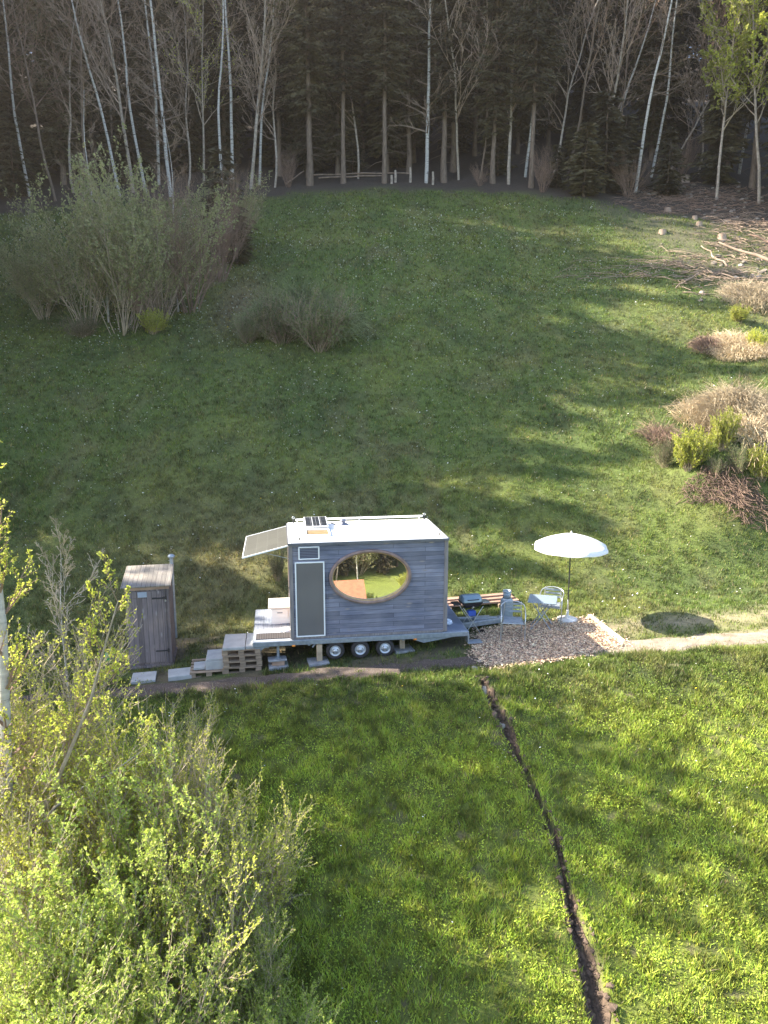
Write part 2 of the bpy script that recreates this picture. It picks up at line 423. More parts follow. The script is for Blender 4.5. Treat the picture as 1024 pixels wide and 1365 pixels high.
M['bark'] = simple('grey_bark', (.15, .11, .08), .9, var=.4, sc=5, stretch=(3, 3, .6), bmp=.5)
M['palebark'] = simple('pale_bark', (.30, .25, .20), .85, var=.35, sc=4, stretch=(1.2, 1.2, 1.6))
M['birch'] = None
M['twig'] = simple('brown_twig', (.36, .29, .21), .85, var=.4, sc=2)
M['twigred'] = simple('reddish_twig', (.22, .145, .105), .85, var=.4, sc=2)
M['oldtwig'] = simple('old_brown_twig', (.13, .085, .062), .9, var=.5, sc=2)
M['birchtwig'] = simple('birch_twig', (.20, .145, .105), .85, var=.4, sc=2)
M['dead'] = simple('dead_branch', (.27, .20, .15), .9, var=.4, sc=2)
M['spruce'] = foliage('spruce_needles', (.040, .036, .015), (.10, .082, .034), .18, .7)
M['leaf'] = foliage('fresh_leaves', (.24, .29, .03), (.52, .54, .09), .45)
M['leafmid'] = foliage('thicket_leaves', (.15, .22, .035), (.38, .45, .09), .42)
M['leafdim'] = foliage('hazel_leaves', (.20, .23, .09), (.38, .39, .17), .4)
M['leafdark'] = foliage('mossy_leaves', (.05, .09, .03), (.13, .17, .05), .3)
M['dry'] = foliage('dry_grass', (.34, .26, .16), (.60, .50, .34), .3)
M['shoot'] = foliage('green_shoots', (.12, .15, .06), (.25, .28, .12), .3)
M['petal'] = simple('white_petals', (.80, .80, .76), .6, var=.03)
M['yellow'] = simple('yellow_petals', (.75, .55, .03), .6)
M['roofred'] = simple('red_roof_tiles', (.24, .085, .045), .8, var=.25, sc=3, bmp=.3)
M['barnwall'] = simple('barn_wall', (.45, .36, .28), .85, var=.2)
m, nt, b = new_mat('birch_bark'); M['birch'] = m
v = coords(nt, 'Object', (1, 1, 5)); f = noise(nt, v, 2.2, 5, .7)
nt.links.new(ramp(nt, f, [(.34, (.07, .06, .055)), (.44, (.36, .34, .31)), (.8, (.54, .52, .48))]), b.inputs['Base Color']); b.inputs['Roughness'].default_value = .8
m, nt, b = new_mat('mirror_glass'); M['mirror'] = m
b.inputs['Base Color'].default_value = (.97, .98, .95, 1); b.inputs['Metallic'].default_value = 1; b.inputs['Roughness'].default_value = .0
v = coords(nt, 'Object'); bump(nt, b, noise(nt, v, 1.6, 1), .03, .01)
m, nt, b = new_mat('screen_glass'); M['screen'] = m
v = coords(nt, 'Object'); f = noise(nt, v, .8, 2)
nt.links.new(ramp(nt, f, [(.3, (.115, .115, .12)), (.7, (.15, .15, .15))]), b.inputs['Base Color']); b.inputs['Roughness'].default_value = .28
def cells(name, c, line, sx, sz, lw, rough=.25, metal=.2):
    m, nt, b = new_mat(name)
    tc = N(nt, 'ShaderNodeTexCoord'); br = N(nt, 'ShaderNodeTexBrick'); br.offset = 0
    br.inputs['Scale'].default_value = 1; br.inputs['Brick Width'].default_value = sx; br.inputs['Row Height'].default_value = sz
    br.inputs['Mortar Size'].default_value = lw; br.inputs['Color1'].default_value = (*c, 1); br.inputs['Color2'].default_value = (*[x*1.2 for x in c], 1)
    br.inputs['Mortar'].default_value = (*line, 1)
    nt.links.new(tc.outputs['Object'], br.inputs['Vector']); nt.links.new(br.outputs['Color'], b.inputs['Base Color'])
    b.inputs['Roughness'].default_value = rough; b.inputs['Metallic'].default_value = metal
    return m
M['panelback'] = cells('awning_sheet', (.06, .06, .052), (.10, .10, .09), .24, .52, .006, .5, 0)
M['solar'] = cells('solar_cells', (.02, .025, .035), (.3, .3, .32), .12, .12, .003)
m, nt, b = new_mat('blind_slats'); M['slats'] = m
tc = N(nt, 'ShaderNodeTexCoord'); wv = N(nt, 'ShaderNodeTexWave', bands_direction='Z'); wv.inputs['Scale'].default_value = 9
nt.links.new(tc.outputs['Object'], wv.inputs['Vector'])
nt.links.new(ramp(nt, wv.outputs['Fac'], [(.35, (.035, .04, .07)), (.65, (.14, .16, .22))]), b.inputs['Base Color']); b.inputs['Roughness'].default_value = .3
m, nt, b = new_mat('ribbed_mat'); M['ribmat'] = m
tc = N(nt, 'ShaderNodeTexCoord'); wv = N(nt, 'ShaderNodeTexWave', bands_direction='X'); wv.inputs['Scale'].default_value = 6
nt.links.new(tc.outputs['Object'], wv.inputs['Vector'])
nt.links.new(ramp(nt, wv.outputs['Fac'], [(.3, (.02, .02, .022)), (.7, (.05, .045, .05))]), b.inputs['Base Color']); b.inputs['Roughness'].default_value = .8

# ------------------------------------------------------------------ ground
def axis_vals(lo, hi, a, b, step, g=1.09):
    v = list(np.arange(a, b+1e-6, step)); s = step; x = b
    while x < hi: s *= g; x += s; v.append(x)
    s = step; x = a; w = []
    while x > lo: s *= g; x -= s; w.append(x)
    return np.array(w[::-1]+v)
gx = axis_vals(-210, 210, -8, 9, .085, 1.035); gy = axis_vals(-180, 230, 6.5, 18.5, .085, 1.03)
X, Y = np.meshgrid(gx, gy); Z = H(X, Y)
V = np.stack([X, Y, Z], -1).reshape(-1, 3)
nx, ny = len(gx), len(gy)
i = np.arange((nx-1)*(ny-1)); ii = (i//(nx-1))*nx+i % (nx-1)
F = np.stack([ii, ii+1, ii+nx+1, ii+nx], -1)
col = tint(X, Y); ba = bare_amount(X, Y)[..., None]
soil = np.array([.105, .078, .055])*np.ones_like(col)
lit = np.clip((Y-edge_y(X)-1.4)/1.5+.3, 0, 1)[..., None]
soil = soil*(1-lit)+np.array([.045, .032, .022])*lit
fel = (np.clip((X-14)/3, 0, 1)*np.clip((Y-29)/3, 0, 1))[..., None]*(1-lit)
soil = soil*(1-fel)+np.array([.125, .10, .07])*fel
rt = (np.clip((X-4)/2, 0, 1)*((Y > 13) & (Y < 18.5)))[..., None]
soil = soil*(1-rt)+np.array([.27, .22, .14])*rt
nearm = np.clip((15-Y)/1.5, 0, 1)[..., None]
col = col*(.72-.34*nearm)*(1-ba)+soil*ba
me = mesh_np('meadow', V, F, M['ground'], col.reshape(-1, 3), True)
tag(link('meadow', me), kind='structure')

# path strip lying on the meadow
xs = np.arange(-7.5, 22, .12); K = 9
rows = []
for x in xs:
    w = float(path_w(x))
    for k in range(K):
        t = k/(K-1)*2-1
        e = 1+.45*(float(vnoise(x/.45, 3+10*(t > 0), 91))-.5)*2
        y = float(path_c(x))+t*w*(e if abs(t) > .2 else 1)
        rows.append((x, y, float(H(x, y))+.028*(1-t*t)**.5+.002 if abs(t) < 1 else float(H(x, y))-.03))
V = np.array(rows); n = len(xs); i = np.arange((n-1)*(K-1)); ii = (i//(K-1))*K+i % (K-1)
F = np.stack([ii, ii+K, ii+K+1, ii+1], -1)
tag(link('path', mesh_np('path', V, F, M['dirt'], smooth=True)), kind='structure')
# trench soil strip
pts = []
for (x0, y0, w0), (x1, y1, w1) in zip(DITCH[:-1], DITCH[1:]):
    L = math.hypot(x1-x0, y1-y0); k = max(2, int(L/.05))
    for q in range(k):
        t = q/k; pts.append((x0+t*(x1-x0), y0+t*(y1-y0), w0+t*(w1-w0), math.atan2(y1-y0, x1-x0)))
rows = []; K = 15
for q, (x, y, w, a) in enumerate(pts):
    jx = (float(vnoise(q*.13, 7, 3))-.5)*w*.7
    for k in range(K):
        t = k/(K-1)*2-1
        e = w*(.35+1.3*float(vnoise(q*.3, 20*(t > 0), 97)))
        xx = x+jx-math.sin(a)*t*e; yy = y+math.cos(a)*t*e
        rows.append((xx, yy, float(H(xx, yy))+(.012+(.05+.25*w)*float(vnoise(xx/.08, yy/.08, 12))*(1-t*t) if abs(t) < 1 else -.03)))
V = np.array(rows); n = len(pts); i = np.arange((n-1)*(K-1)); ii = (i//(K-1))*K+i % (K-1)
F = np.stack([ii, ii+K, ii+K+1, ii+1], -1)
tag(link('ditch', mesh_np('ditch', V, F, M['soil'], smooth=False)), kind='structure')

def blobs(name, P, S, mat, rs, squash=.7):
    """many small faceted lumps in one mesh"""
    ico = bmesh.new(); bmesh.ops.create_icosphere(ico, subdivisions=1, radius=1)
    bv = np.array([v.co[:] for v in ico.verts]); bf = np.array([[v.index for v in f.verts] for f in ico.faces]); ico.free()
    Vs = []; Fs = []
    for k, (p, s_) in enumerate(zip(P, S)):
        w = bv*(1+rs.uniform(-.3, .3, (len(bv), 1)))*s_*np.array([rs.uniform(.7, 1.3), rs.uniform(.7, 1.3), squash])
        Vs.append(w+np.array(p)); Fs.append(bf+k*len(bv))
    return mesh_np(name, np.concatenate(Vs), np.concatenate(Fs), mat)
P = []; S = []
for x, y, w, a in pts:
    for k in range(int(3+w*60)):
        t = NR.normal()*.6; xx = x-math.sin(a)*t*w+NR.normal()*.03; yy = y+math.cos(a)*t*w+NR.normal()*.03
        s_ = abs(NR.normal())*(.014+.07*w)+.010; P.append((xx, yy, float(H(xx, yy))+.02)); S.append(s_)
tag(link('soil_clods', blobs('soil_clods', P, S, M['clod'], NR)), 'loose brown clods of dug soil along the narrow trench', 'soil', kind='stuff')

# chip bed
bmn = []
cx, cy = CHIPA.mean(0); ring = []
for i_ in range(len(CHIPA)):
    p0 = CHIPA[i_]; p1 = CHIPA[(i_+1) % len(CHIPA)]
    for t in np.arange(0, 1, .12):
        q = p0*(1-t)+p1*t; ring.append(q+NR.normal(size=2)*.025)
ring = np.array(ring); V = []; K = 14
for k in range(K+1):
    f_ = k/K
    for q in ring:
        p = np.array([cx, cy])*(1-f_)+q*f_; V.append((p[0], p[1], float(H(p[0], p[1]))+(.045*(1-f_**6) if k < K else -.02)))
n = len(ring); F = [[k*n+j, k*n+(j+1) % n, (k+1)*n+(j+1) % n, (k+1)*n+j] for k in range(K) for j in range(n)]
tag(link('chip_bed', mesh_np('chip_bed', np.array(V), np.array(F), M['chipbase'], smooth=True)), kind='structure')
n = 26000
lo = CHIPA.min(0)-.35; hi = CHIPA.max(0)+.35
px = NR.uniform(lo[0], hi[0], n); py = NR.uniform(lo[1], hi[1], n)
keep = inpoly(px, py, CHIPA, .0) | (inpoly(px, py, CHIPA, .12) & (NR.rand(n) < .18))
px, py = px[keep], py[keep]; n = len(px)
d = NR.normal(size=(n, 3)); d[:, 2] *= .22
V, F = leaf_mesh(np.stack([px, py, H(px, py)+.045+NR.uniform(0, .03, n)], -1), d, NR.uniform(.03, .085, n), NR.uniform(.012, .03, n), NR)
cc = np.array([.76, .54, .38])*NR.uniform(.35, 1.35, (n, 1))*np.array([1, 1, 1])+NR.uniform(-.03, .03, (n, 1))*np.array([1, .2, -.6])
tag(link('wood_chips', mesh_np('wood_chips', V, F, M['chips'], np.repeat(np.clip(cc, .04, .8), 4, 0))), 'pinkish brown wood chips spread under the table and chairs', 'wood chips', kind='stuff')

# grass blades
TL_A = R(8.5)
def exclude(x, y):
    s = x*math.cos(TL_A)+y*math.sin(TL_A); r = -x*math.sin(TL_A)+y*math.cos(TL_A)
    return np.zeros(x.shape, bool) | ((s > -3.2) & (s < 0) & (r > 14.2) & (r < 15.1) & (x < -2.6))
def grass(name, y0, y1, dens, h0, h1, w, label, lean=.35, marg=1.12):
    A = (.542*marg)*(y0+y1)/1*(y1-y0)+6*(y1-y0)
    n = int(A*dens); y = np.sqrt(NR.uniform(y0**2, y1**2, n)); hw = .56*marg*y+1.5
    x = NR.uniform(-1, 1, n)*hw
    k = NR.rand(n) > bare_amount(x, y)*1.15
    cl = fbm(x/.22, y/.22, 201, 2); k &= NR.rand(n) < np.clip(.45+(cl-.35)*2.6, .38, 1)
    k &= ~exclude(x, y)
    x, y, cl = x[k], y[k], cl[k]; n = len(x); z = H(x, y)
    hh = NR.uniform(h0, h1, n)*(.45+1.1*cl)*(.7+.6*fbm(x/1.3, y/1.3, 210, 2)); a = NR.uniform(0, 2*PI, n); ln = np.abs(NR.normal(size=n))*lean*hh+.3*hh
    ww = w*NR.uniform(.6, 1.4, n)
    ax, ay = np.cos(a), np.sin(a); V = np.empty((n, 3, 3))
    b2 = NR.uniform(0, 2*PI, n); bx, by = np.cos(b2)*ww/2, np.sin(b2)*ww/2
    V[:, 0] = np.stack([x-bx, y-by, z-.01], -1); V[:, 1] = np.stack([x+bx, y+by, z-.01], -1)
    V[:, 2] = np.stack([x+ax*ln, y+ay*ln, z+hh], -1)
    c = tint(x, y)*NR.uniform(.65, 1.45, (n, 1)); st = (NR.rand(n, 1) < .07)
    c = np.where(st, np.array([.30, .25, .13])*NR.uniform(.6, 1.2, (n, 1)), c)
    c *= (.5+1.0*np.clip((fbm(x/.16, y/.16, 221, 2)-.25)*2, 0, 1))[:, None]
    c *= np.stack([NR.uniform(.85, 1.2, n), np.ones(n), NR.uniform(.6, 1.3, n)], -1)
    me = mesh_np(name, V.reshape(-1, 3), np.arange(3*n).reshape(-1, 3), M['grass'], np.repeat(c, 3, 0))
    return tag(link(name, me), label, 'grass', kind='stuff')
grass('near_grass', 6.5, 14.4, 2600, .04, .11, .018, 'tufty bright green grass on the slope below the path')
grass('bank_grass', 14.0, 24, 1100, .04, .10, .019, 'short green and straw coloured grass on the bank behind the trailer')
grass('slope_grass', 24, 36, 420, .05, .11, .032, 'short green grass on the middle of the meadow slope')
grass('upper_grass', 36, 53, 200, .06, .13, .05, 'short green grass on the upper meadow up to the forest')
# broad leaved weeds
n = 110000; y = np.sqrt(NR.uniform(6.5**2, 14.3**2, n)); x = NR.uniform(-1, 1, n)*(.62*y+1)
k = (bare_amount(x, y) < .3) & (NR.rand(n) < np.clip((fbm(x/.5, y/.5, 301)-.38)*5, 0, 1)); x, y = x[k], y[k]; n = len(x)
d = NR.normal(size=(n, 3)); d[:, 2] = NR.uniform(.1, .9, n)
V, F = leaf_mesh(np.stack([x, y, H(x, y)+NR.uniform(.01, .07, n)], -1), d, NR.uniform(.018, .05, n), NR.uniform(.012, .028, n), NR)
c = tint(x, y)*NR.uniform(.7, 1.9, (n, 1))*np.array([1.0, 1.05, .8])
tag(link('meadow_herbs', mesh_np('meadow_herbs', V, F, M['grass'], np.repeat(c, 4, 0))), 'small broad leaved herbs mixed into the bright near grass', 'herbs', kind='stuff')
# daisies
def daisies(n, ya, yb, s0, s1, mat, name, label, seed):
    y = np.sqrt(NR.uniform(ya**2, yb**2, n)); x = NR.uniform(-1, 1, n)*(.6*y+1)
    k = (bare_amount(x, y) < .3) & (NR.rand(n) < np.clip((fbm(x/2.5, y/2.5, seed)-.33)*3.5, .06, 1)); x, y = x[k], y[k]; n = len(x)
    z = H(x, y)+NR.uniform(.06, .12, n); s_ = NR.uniform(s0, s1, n)*(.25+y/30)
    tlt = NR.normal(size=(n, 2))*.35
    V = np.empty((n, 6, 3))
    for q in range(6):
        a = q*PI/3; dx, dy = np.cos(a)*s_, np.sin(a)*s_
        V[:, q] = np.stack([x+dx, y+dy, z+dx*tlt[:, 0]+dy*tlt[:, 1]-dy*.4], -1)
    tag(link(name, mesh_np(name, V.reshape(-1, 3), np.arange(n*6).reshape(-1, 6), mat)), label, 'flowers', kind='stuff')
daisies(15000, 16.5, 50, .011, .024, M['petal'], 'daisies', 'tiny white daisies scattered over the meadow', 401)
daisies(500, 7, 15, .014, .024, M['petal'], 'path_daisies', 'few white daisies in the grass below the path', 421)
daisies(500, 8, 36, .015, .024, M['yellow'], 'dandelions', 'small yellow flowers dotted over the meadow', 431)

# ------------------------------------------------------------------ trailer (local x along it, local y to the back, z up)
ca, sa = math.cos(TL_A), math.sin(TL_A)
s0, r0 = -.64, 14.78
TO = Vector((s0*ca-r0*sa, s0*sa+r0*ca, 0))
def tl(x, y, z=0): return Vector((TO.x+x*ca-y*sa, TO.y+x*sa+y*ca, z))
DZ = .575; DL = 4.77; DW = 2.25
tr = empty('flatbed_trailer', TO, TL_A)
tag(tr, 'low galvanised flatbed trailer on three small wheels carrying the grey wooden cabin', 'trailer')
mb = MB(); mb.box((DL/2, DW/2, DZ-.03), (DL, DW, .06), bev=.008); mb.build('deck', M['deck'], tr)
mb = MB()
mb.box((DL/2, .0, DZ-.055), (DL+.03, .035, .115), bev=.01); mb.box((DL/2, DW, DZ-.055), (DL+.03, .035, .115), bev=.01)
mb.box((-.0, DW/2, DZ-.06), (.035, DW, .10)); mb.box((DL, DW/2, DZ-.06), (.035, DW, .10))
for y in (.55, 1.65): mb.box((DL/2, y, DZ-.11), (DL-.1, .06, .10))
for x in (.3, 1.2, 3.3, 4.2): mb.box((x, DW/2, DZ-.115), (.05, DW-.1, .09))
mb.build('chassis_rail', M['galv'], tr)
for s_ in (0, 1):
    mb = MB(); mb.prism([(0, 0), (.26, 0), (.02, -.17)], .012, Matrix.Translation((.03, .015+s_*(DW-.05), DZ-.10))@Matrix.Rotation(PI/2, 4, 'X'))
    mb.build('corner_bracket', M['galv'], tr)
mb = MB(); mb.prism([(0, 0), (1.05, 0), (.30, -.11)], .012, Matrix.Translation((3.45, .02, DZ-.11))@Matrix.Rotation(PI/2, 4, 'X')); mb.build('gusset_plate', M['galv'], tr)
for x in (.86, 3.55):
    mb = MB(); mb.box((x, -.028, DZ-.115), (.075, .03, .035), bev=.008); mb.build('side_marker', M['orange'], tr)
def wheel(x, y, f):
    r = .205; w = MB(); s_ = -1 if f else 1
    prof = [(.125, .0), (.15, -.008), (.185, -.006), (.2, .01), (r, .035), (r, .115), (.2, .14), (.12, .145)]
    w.lathe([(a, b) for a, b in prof], (x, y if f else y-.14, .27), 32, 'Y'); t = w.build('wheel', M['rubber'], tr)
    q = MB(); q.lathe([(.128, .012), (.118, .004), (.108, .02), (.085, .028), (.075, .012), (.05, .006), (.036, .008), (.034, -.01), (.0001, -.012)], (x, (y if f else y-.14)+.0, .27), 28, 'Y')
    q.lathe([(.128, .012), (.128, .13)], (x, y if f else y-.14, .27), 28, 'Y')
    rim = q.build('rim', M['rim'], t)
    if f:
        for k in range(4):
            a = k*PI/2+.6; h = MB(); h.lathe([(.009, .004), (.009, -.006), (.0001, -.007)], (x+.058*math.cos(a), y, .27+.058*math.sin(a)), 8, 'Y'); h.build('wheel_bolt', M['black'], t)
for x in (1.77, 2.325, 2.88):
    wheel(x, .02, True); wheel(x, DW-.02, False)
for x in (1.77, 2.325, 2.88):
    mb = MB(); mb.tube([(x, .18, .27), (x, DW-.18, .27)], .03); mb.build('axle', M['galv'], tr)
mb = MB(); mb.tube([(.52, .09, DZ-.1), (.52, .09, .19)], .032, 10); mb.box((.52, .09, .175), (.13, .13, .02)); mb.build('prop_leg', M['galv'], tr)
mb = MB(); mb.tube([(1.36, .10, DZ-.12), (1.27, .10, .36)], .022, 8); mb.build('prop_leg', M['galv'], tr)
# drawbar on the right, folding out behind the barbecue
mb = MB()
mb.box((5.35, 1.35, .36), (1.35, .11, .13), rot=R(-4), bev=.012); mb.box((5.32, 1.08, .36), (1.30, .10, .12), rot=R(14), bev=.012)
mb.box((5.98, 1.26, .43), (.26, .12, .05), bev=.015); mb.box((5.45, 1.24, .44), (.42, .20, .05), bev=.01)
mb.build('drawbar', M['galv'], tr)
mb = MB(); mb.box((DL+.16, .06, .30), (.34, .22, .025), bev=.005); mb.box((DL-.0, .06, .41), (.03, .2, .22)); mb.build('rear_step', M['galv'], tr)

# ------------------------------------------------------------------ cabin
CX0, CX1, CY0, CY1, CZ0, CZ1 = .845, 4.235, .03, 2.13, DZ+.015, 2.70
cb_ = empty('wooden_cabin', tl(0, 0), TL_A)
tag(cb_, 'grey weathered timber cabin with white roof and oval mirror window on the trailer', 'cabin')
WX, WZ, WA, WB = 2.555, 1.935, .845, .555
# front wall with an oval hole
def wall_oval(y0, y1):
    n = 64; V = []; Fc = []
    def outer(a):
        dx, dz = math.cos(a), math.sin(a); t = 1e9
        for lim, c_, d_ in ((CX1, WX, dx), (CX0, WX, dx), (CZ1, WZ, dz), (CZ0, WZ, dz)):
            if abs(d_) > 1e-9:
                q = (lim-c_)/d_
                if q > 0: t = min(t, q)
        return WX+dx*t, WZ+dz*t
    angs = sorted([2*PI*k/n for k in range(n)]+[math.atan2(z-WZ, x-WX) % (2*PI) for x in (CX0, CX1) for z in (CZ0, CZ1)])
    n = len(angs)
    for a in angs:
        ox, oz = outer(a); ix, iz = WX+WA*math.cos(a), WZ+WB*math.sin(a)
        V += [(ox, y0, oz), (ix, y0, iz), (ox, y1, oz), (ix, y1, iz)]
    for k in range(n):
        p = k*4; q = ((k+1) % n)*4
        Fc += [(p, p+1, q+1, q), (p+2, q+2, q+3, p+3), (p+1, p+3, q+3, q+1)]
    return V, Fc
mb = MB(); mb.add(*wall_oval(CY0, CY0+.07)); mb.build('front_wall', M['cabin'], cb_)
mb = MB(); mb.box(((CX0+CX1)/2, CY1-.035, (CZ0+CZ1)/2), (CX1-CX0, .07, CZ1-CZ0)); mb.build('back_wall', M['cabin'], cb_)
mb = MB(); mb.box((CX1-.036, (CY0+CY1)/2, (CZ0+CZ1)/2), (.068, CY1-CY0-.145, CZ1-CZ0-.002)); mb.build('end_wall', M['cabin'], cb_)
mb = MB(); mb.box((CX0+.036, (CY0+CY1)/2, (CZ0+CZ1)/2), (.068, CY1-CY0-.145, CZ1-CZ0-.002)); ew = mb.build('end_wall', M['cabinside'], cb_)
ew['label'] = 'light brown boarded end wall facing the entrance deck'
mb = MB(); mb.box((CX0-.014, .55, 1.62), (.03, .62, 1.95), bev=.004); dr = mb.build('door', M['cabinside'], cb_)
mb = MB(); mb.box((CX0-.045, .33, 1.62), (.03, .03, .14), bev=.004); mb.build('handle', M['black'], dr)
for x, y in ((CX0-.004, CY0+.03), (CX1+.004, CY0+.03), (CX0-.004, CY1-.03), (CX1+.004, CY1-.03)):
    mb = MB(); mb.box((x, y, (CZ0+CZ1)/2-.002), (.085, .095, CZ1-CZ0-.01), bev=.006); mb.build('corner_post', M['corner'], cb_)
mb = MB(); mb.box(((CX0+CX1)/2, CY0-.008, CZ0+.02), (CX1-CX0-.09, .03, .05)); mb.build('base_trim', M['corner'], cb_)
mb = MB(); mb.box((1.615, CY0-.004, 1.64), (.028, .02, 2.04)); mb.build('upright_trim', M['cabin'], cb_)
# oval window
mb = MB(); n = 72; Vv = []; Ff = []
prof = [(-.012, .03), (-.012, -.05), (.0, -.066), (.045, -.066), (.055, -.05), (.055, .004)]
for k in range(n):
    a = 2*PI*k/n
    for o_, yy in prof: Vv.append((WX+(WA+o_)*math.cos(a), CY0+yy, WZ+(WB+o_)*math.sin(a)))
L_ = len(prof)
for k in range(n):
    for j in range(L_-1): Ff.append((k*L_+j, ((k+1) % n)*L_+j, ((k+1) % n)*L_+j+1, k*L_+j+1))
mb.add(Vv, Ff, True); wf = mb.build('window_frame', M['dimwood'], cb_)
mb = MB(); mb.add([(WX+(WA+.004)*math.cos(2*PI*k/n), CY0+.028, WZ+(WB+.004)*math.sin(2*PI*k/n)) for k in range(n)], [tuple(range(n))])
gl = mb.build('oval_pane', M['mirror'], wf)
mb = MB(); mb.add([(WX+(WA+o_)*math.cos(2*PI*k/n), CY0+yy, WZ+(WB+o_)*math.sin(2*PI*k/n)) for k in range(n) for o_, yy in ((-.013, -.045), (-.03, -.02), (-.03, .024))], [(k*3+j, ((k+1) % n)*3+j, ((k+1) % n)*3+j+1, k*3+j+1) for k in range(n) for j in range(2)], True); mb.build('inner_rim', simple('golden_rim_wood', (.42, .27, .12), .5), wf)
gl.rotation_euler = (0, 0, 0)
# tall screen door panel + small blind window
def framed(x0, x1, z0, z1, fw, mat_f, mat_p, name_f, name_p, bev=.004):
    mb = MB(); y = CY0-.022
    mb.box(((x0+x1)/2, y, z1-fw/2), (x1-x0, .035, fw), bev=bev); mb.box(((x0+x1)/2, y, z0+fw/2), (x1-x0, .035, fw), bev=bev)
    mb.box((x0+fw/2, y, (z0+z1)/2), (fw, .035, z1-z0-2*fw)); mb.box((x1-fw/2, y, (z0+z1)/2), (fw, .035, z1-z0-2*fw))
    f = mb.build(name_f, mat_f, cb_)
    mb = MB(); mb.box(((x0+x1)/2, y+.004, (z0+z1)/2), (x1-x0-2*fw+.004, .02, z1-z0-2*fw+.004)); mb.build(name_p, mat_p, f); return f
framed(.925, 1.555, .64, 2.315, .028, M['white'], M['screen'], 'door_frame', 'door_panel')
framed(1.005, 1.455, 2.365, 2.65, .028, M['white'], M['slats'], 'vent_frame', 'slatted_blind', .01)
# roof
rf_z = CZ1+.003
mb = MB(); o_ = .05
mb.box(((CX0+CX1)/2, (CY0+CY1)/2, rf_z+.03), (CX1-CX0+2*o_-.02, CY1-CY0+2*o_-.02, .06), bev=.025)
roof = mb.build('roof', M['roofwhite'], cb_)
mb = MB()
mb.box(((CX0+CX1)/2, CY0-o_, rf_z+.012), (CX1-CX0+2*o_, .025, .05)); mb.box(((CX0+CX1)/2, CY1+o_, rf_z+.012), (CX1-CX0+2*o_, .025, .05))
mb.box((CX0-o_, (CY0+CY1)/2, rf_z+.012), (.025, CY1-CY0+2*o_-.03, .05)); mb.box((CX1+o_, (CY0+CY1)/2, rf_z+.012), (.025, CY1-CY0+2*o_-.03, .05))
mb.build('roof_edge', M['flash'], roof)
top = rf_z+.06
mb = MB(); yb = CY1-.06
mb.tube([(CX0+.16, yb, top+.075), (CX1-.12, yb, top+.085)], .026, 10)
for x in (CX0+.2, CX0+1.7, CX1-.2): mb.tube([(x, yb, top-.01), (x, yb, top+.07)], .012, 6)
mb.build('roof_rail', M['white'], roof)
def eye(x, y, h):
    mb = MB(); mb.tube([(x, y, top-.02), (x, y, top+h)], .017, 8); e = mb.build('lifting_eye', M['black'], roof)
    q = MB(); q.tube([(x+.028*math.cos(a), y, top+h+.028+.028*math.sin(a)) for a in [2*PI*k/12 for k in range(13)]], .008, 6, cap=False); q.build('ring', M['alu'], e)
eye(CX0+.2, CY0+.1, .06); eye(CX1-.13, CY0+.14, .07); eye(CX0+.11, CY1-.06, .1); eye(CX1-.07, CY1-.06, .1)
# roof hatch with solar lid
mb = MB()
hx0, hx1, hy0, hy1 = CX0+.36, CX0+.88, CY0+.45, CY0+1.95
for x in (hx0, hx1): mb.box((x, (hy0+hy1)/2, top+.02), (.035, hy1-hy0, .045), bev=.006)
for y in (hy0, hy0+.62, hy1): mb.box(((hx0+hx1)/2, y, top+.02), (hx1-hx0-.035, .035, .045), bev=.006)
hf = mb.build('roof_hatch', M['white'], roof)
mb = MB(); mb.box(((hx0+hx1)/2, hy0+.31, top+.012), (hx1-hx0-.04, .57, .012)); mb.build('hatch_opening', simple('hatch_brown', (.20, .14, .07), .5), hf)
Ml = Matrix.Translation(((hx0+hx1)/2, hy0+1.08, top+.11))@Matrix.Rotation(R(5), 4, 'X')
mb = MB(); mb.box((0, 0, 0), (.54, .82, .03), bev=.006); lid = mb.build('solar_lid', M['white'], roof); lid.matrix_local = Ml
for k in range(3):
    mb = MB(); mb.box(((k-1)*.168, 0, .018), (.152, .75, .006)); mb.build('solar_cell_strip', M['solar'], lid)
mb = MB(); mb.lathe([(.12, 0), (.12, .02), (.05, .05), (.05, .09), (.09, .10), (.06, .13), (.0001, .135)], (CX0+1.28, CY1-.42, top-.002), 16); mb.build('roof_vent', M['flash'], roof)
mb = MB(); mb.tube([(CX0+1.0, CY1-.2, top+.012), (CX0+1.12, CY1-.5, top+.012), (CX0+1.28, CY1-.42, top+.012)], .01, 6); mb.build('cable', M['black'], roof)
# awning
aw = empty('solar_awning', tl(0, 0), TL_A)
aw.parent = cb_; aw.matrix_parent_inverse = Matrix.Identity(4); aw.location = (0, 0, 0); aw.rotation_euler = (0, 0, 0)
bpy.data.objects.remove(aw)
hA = Matrix.Translation((CX0-.03, CY0+.02, CZ1-.02))@Matrix.Rotation(R(-13.5), 4, 'Y')
mb = MB(); mb.box((-.50, 1.03, 0), (1.0, 2.08, .014)); aw = mb.build('awning', M['panelback'], cb_); aw.matrix_local = hA
mb = MB(); mb.box((-.50, -.012, 0), (1.02, .02, .032), bev=.004); mb.box((-.50, 2.075, 0), (1.02, .02, .032), bev=.004); mb.box((-1.005, 1.03, 0), (.02, 2.10, .032), bev=.004)
mb.build('awning_rim', M['white'], aw)
for y in (.12, 1.95):
    mb = MB(); mb.tube([(-.62, y, -.012), (-.02, y, -.34)], .008, 6); mb.build('awning_stay', M['alu'], aw)

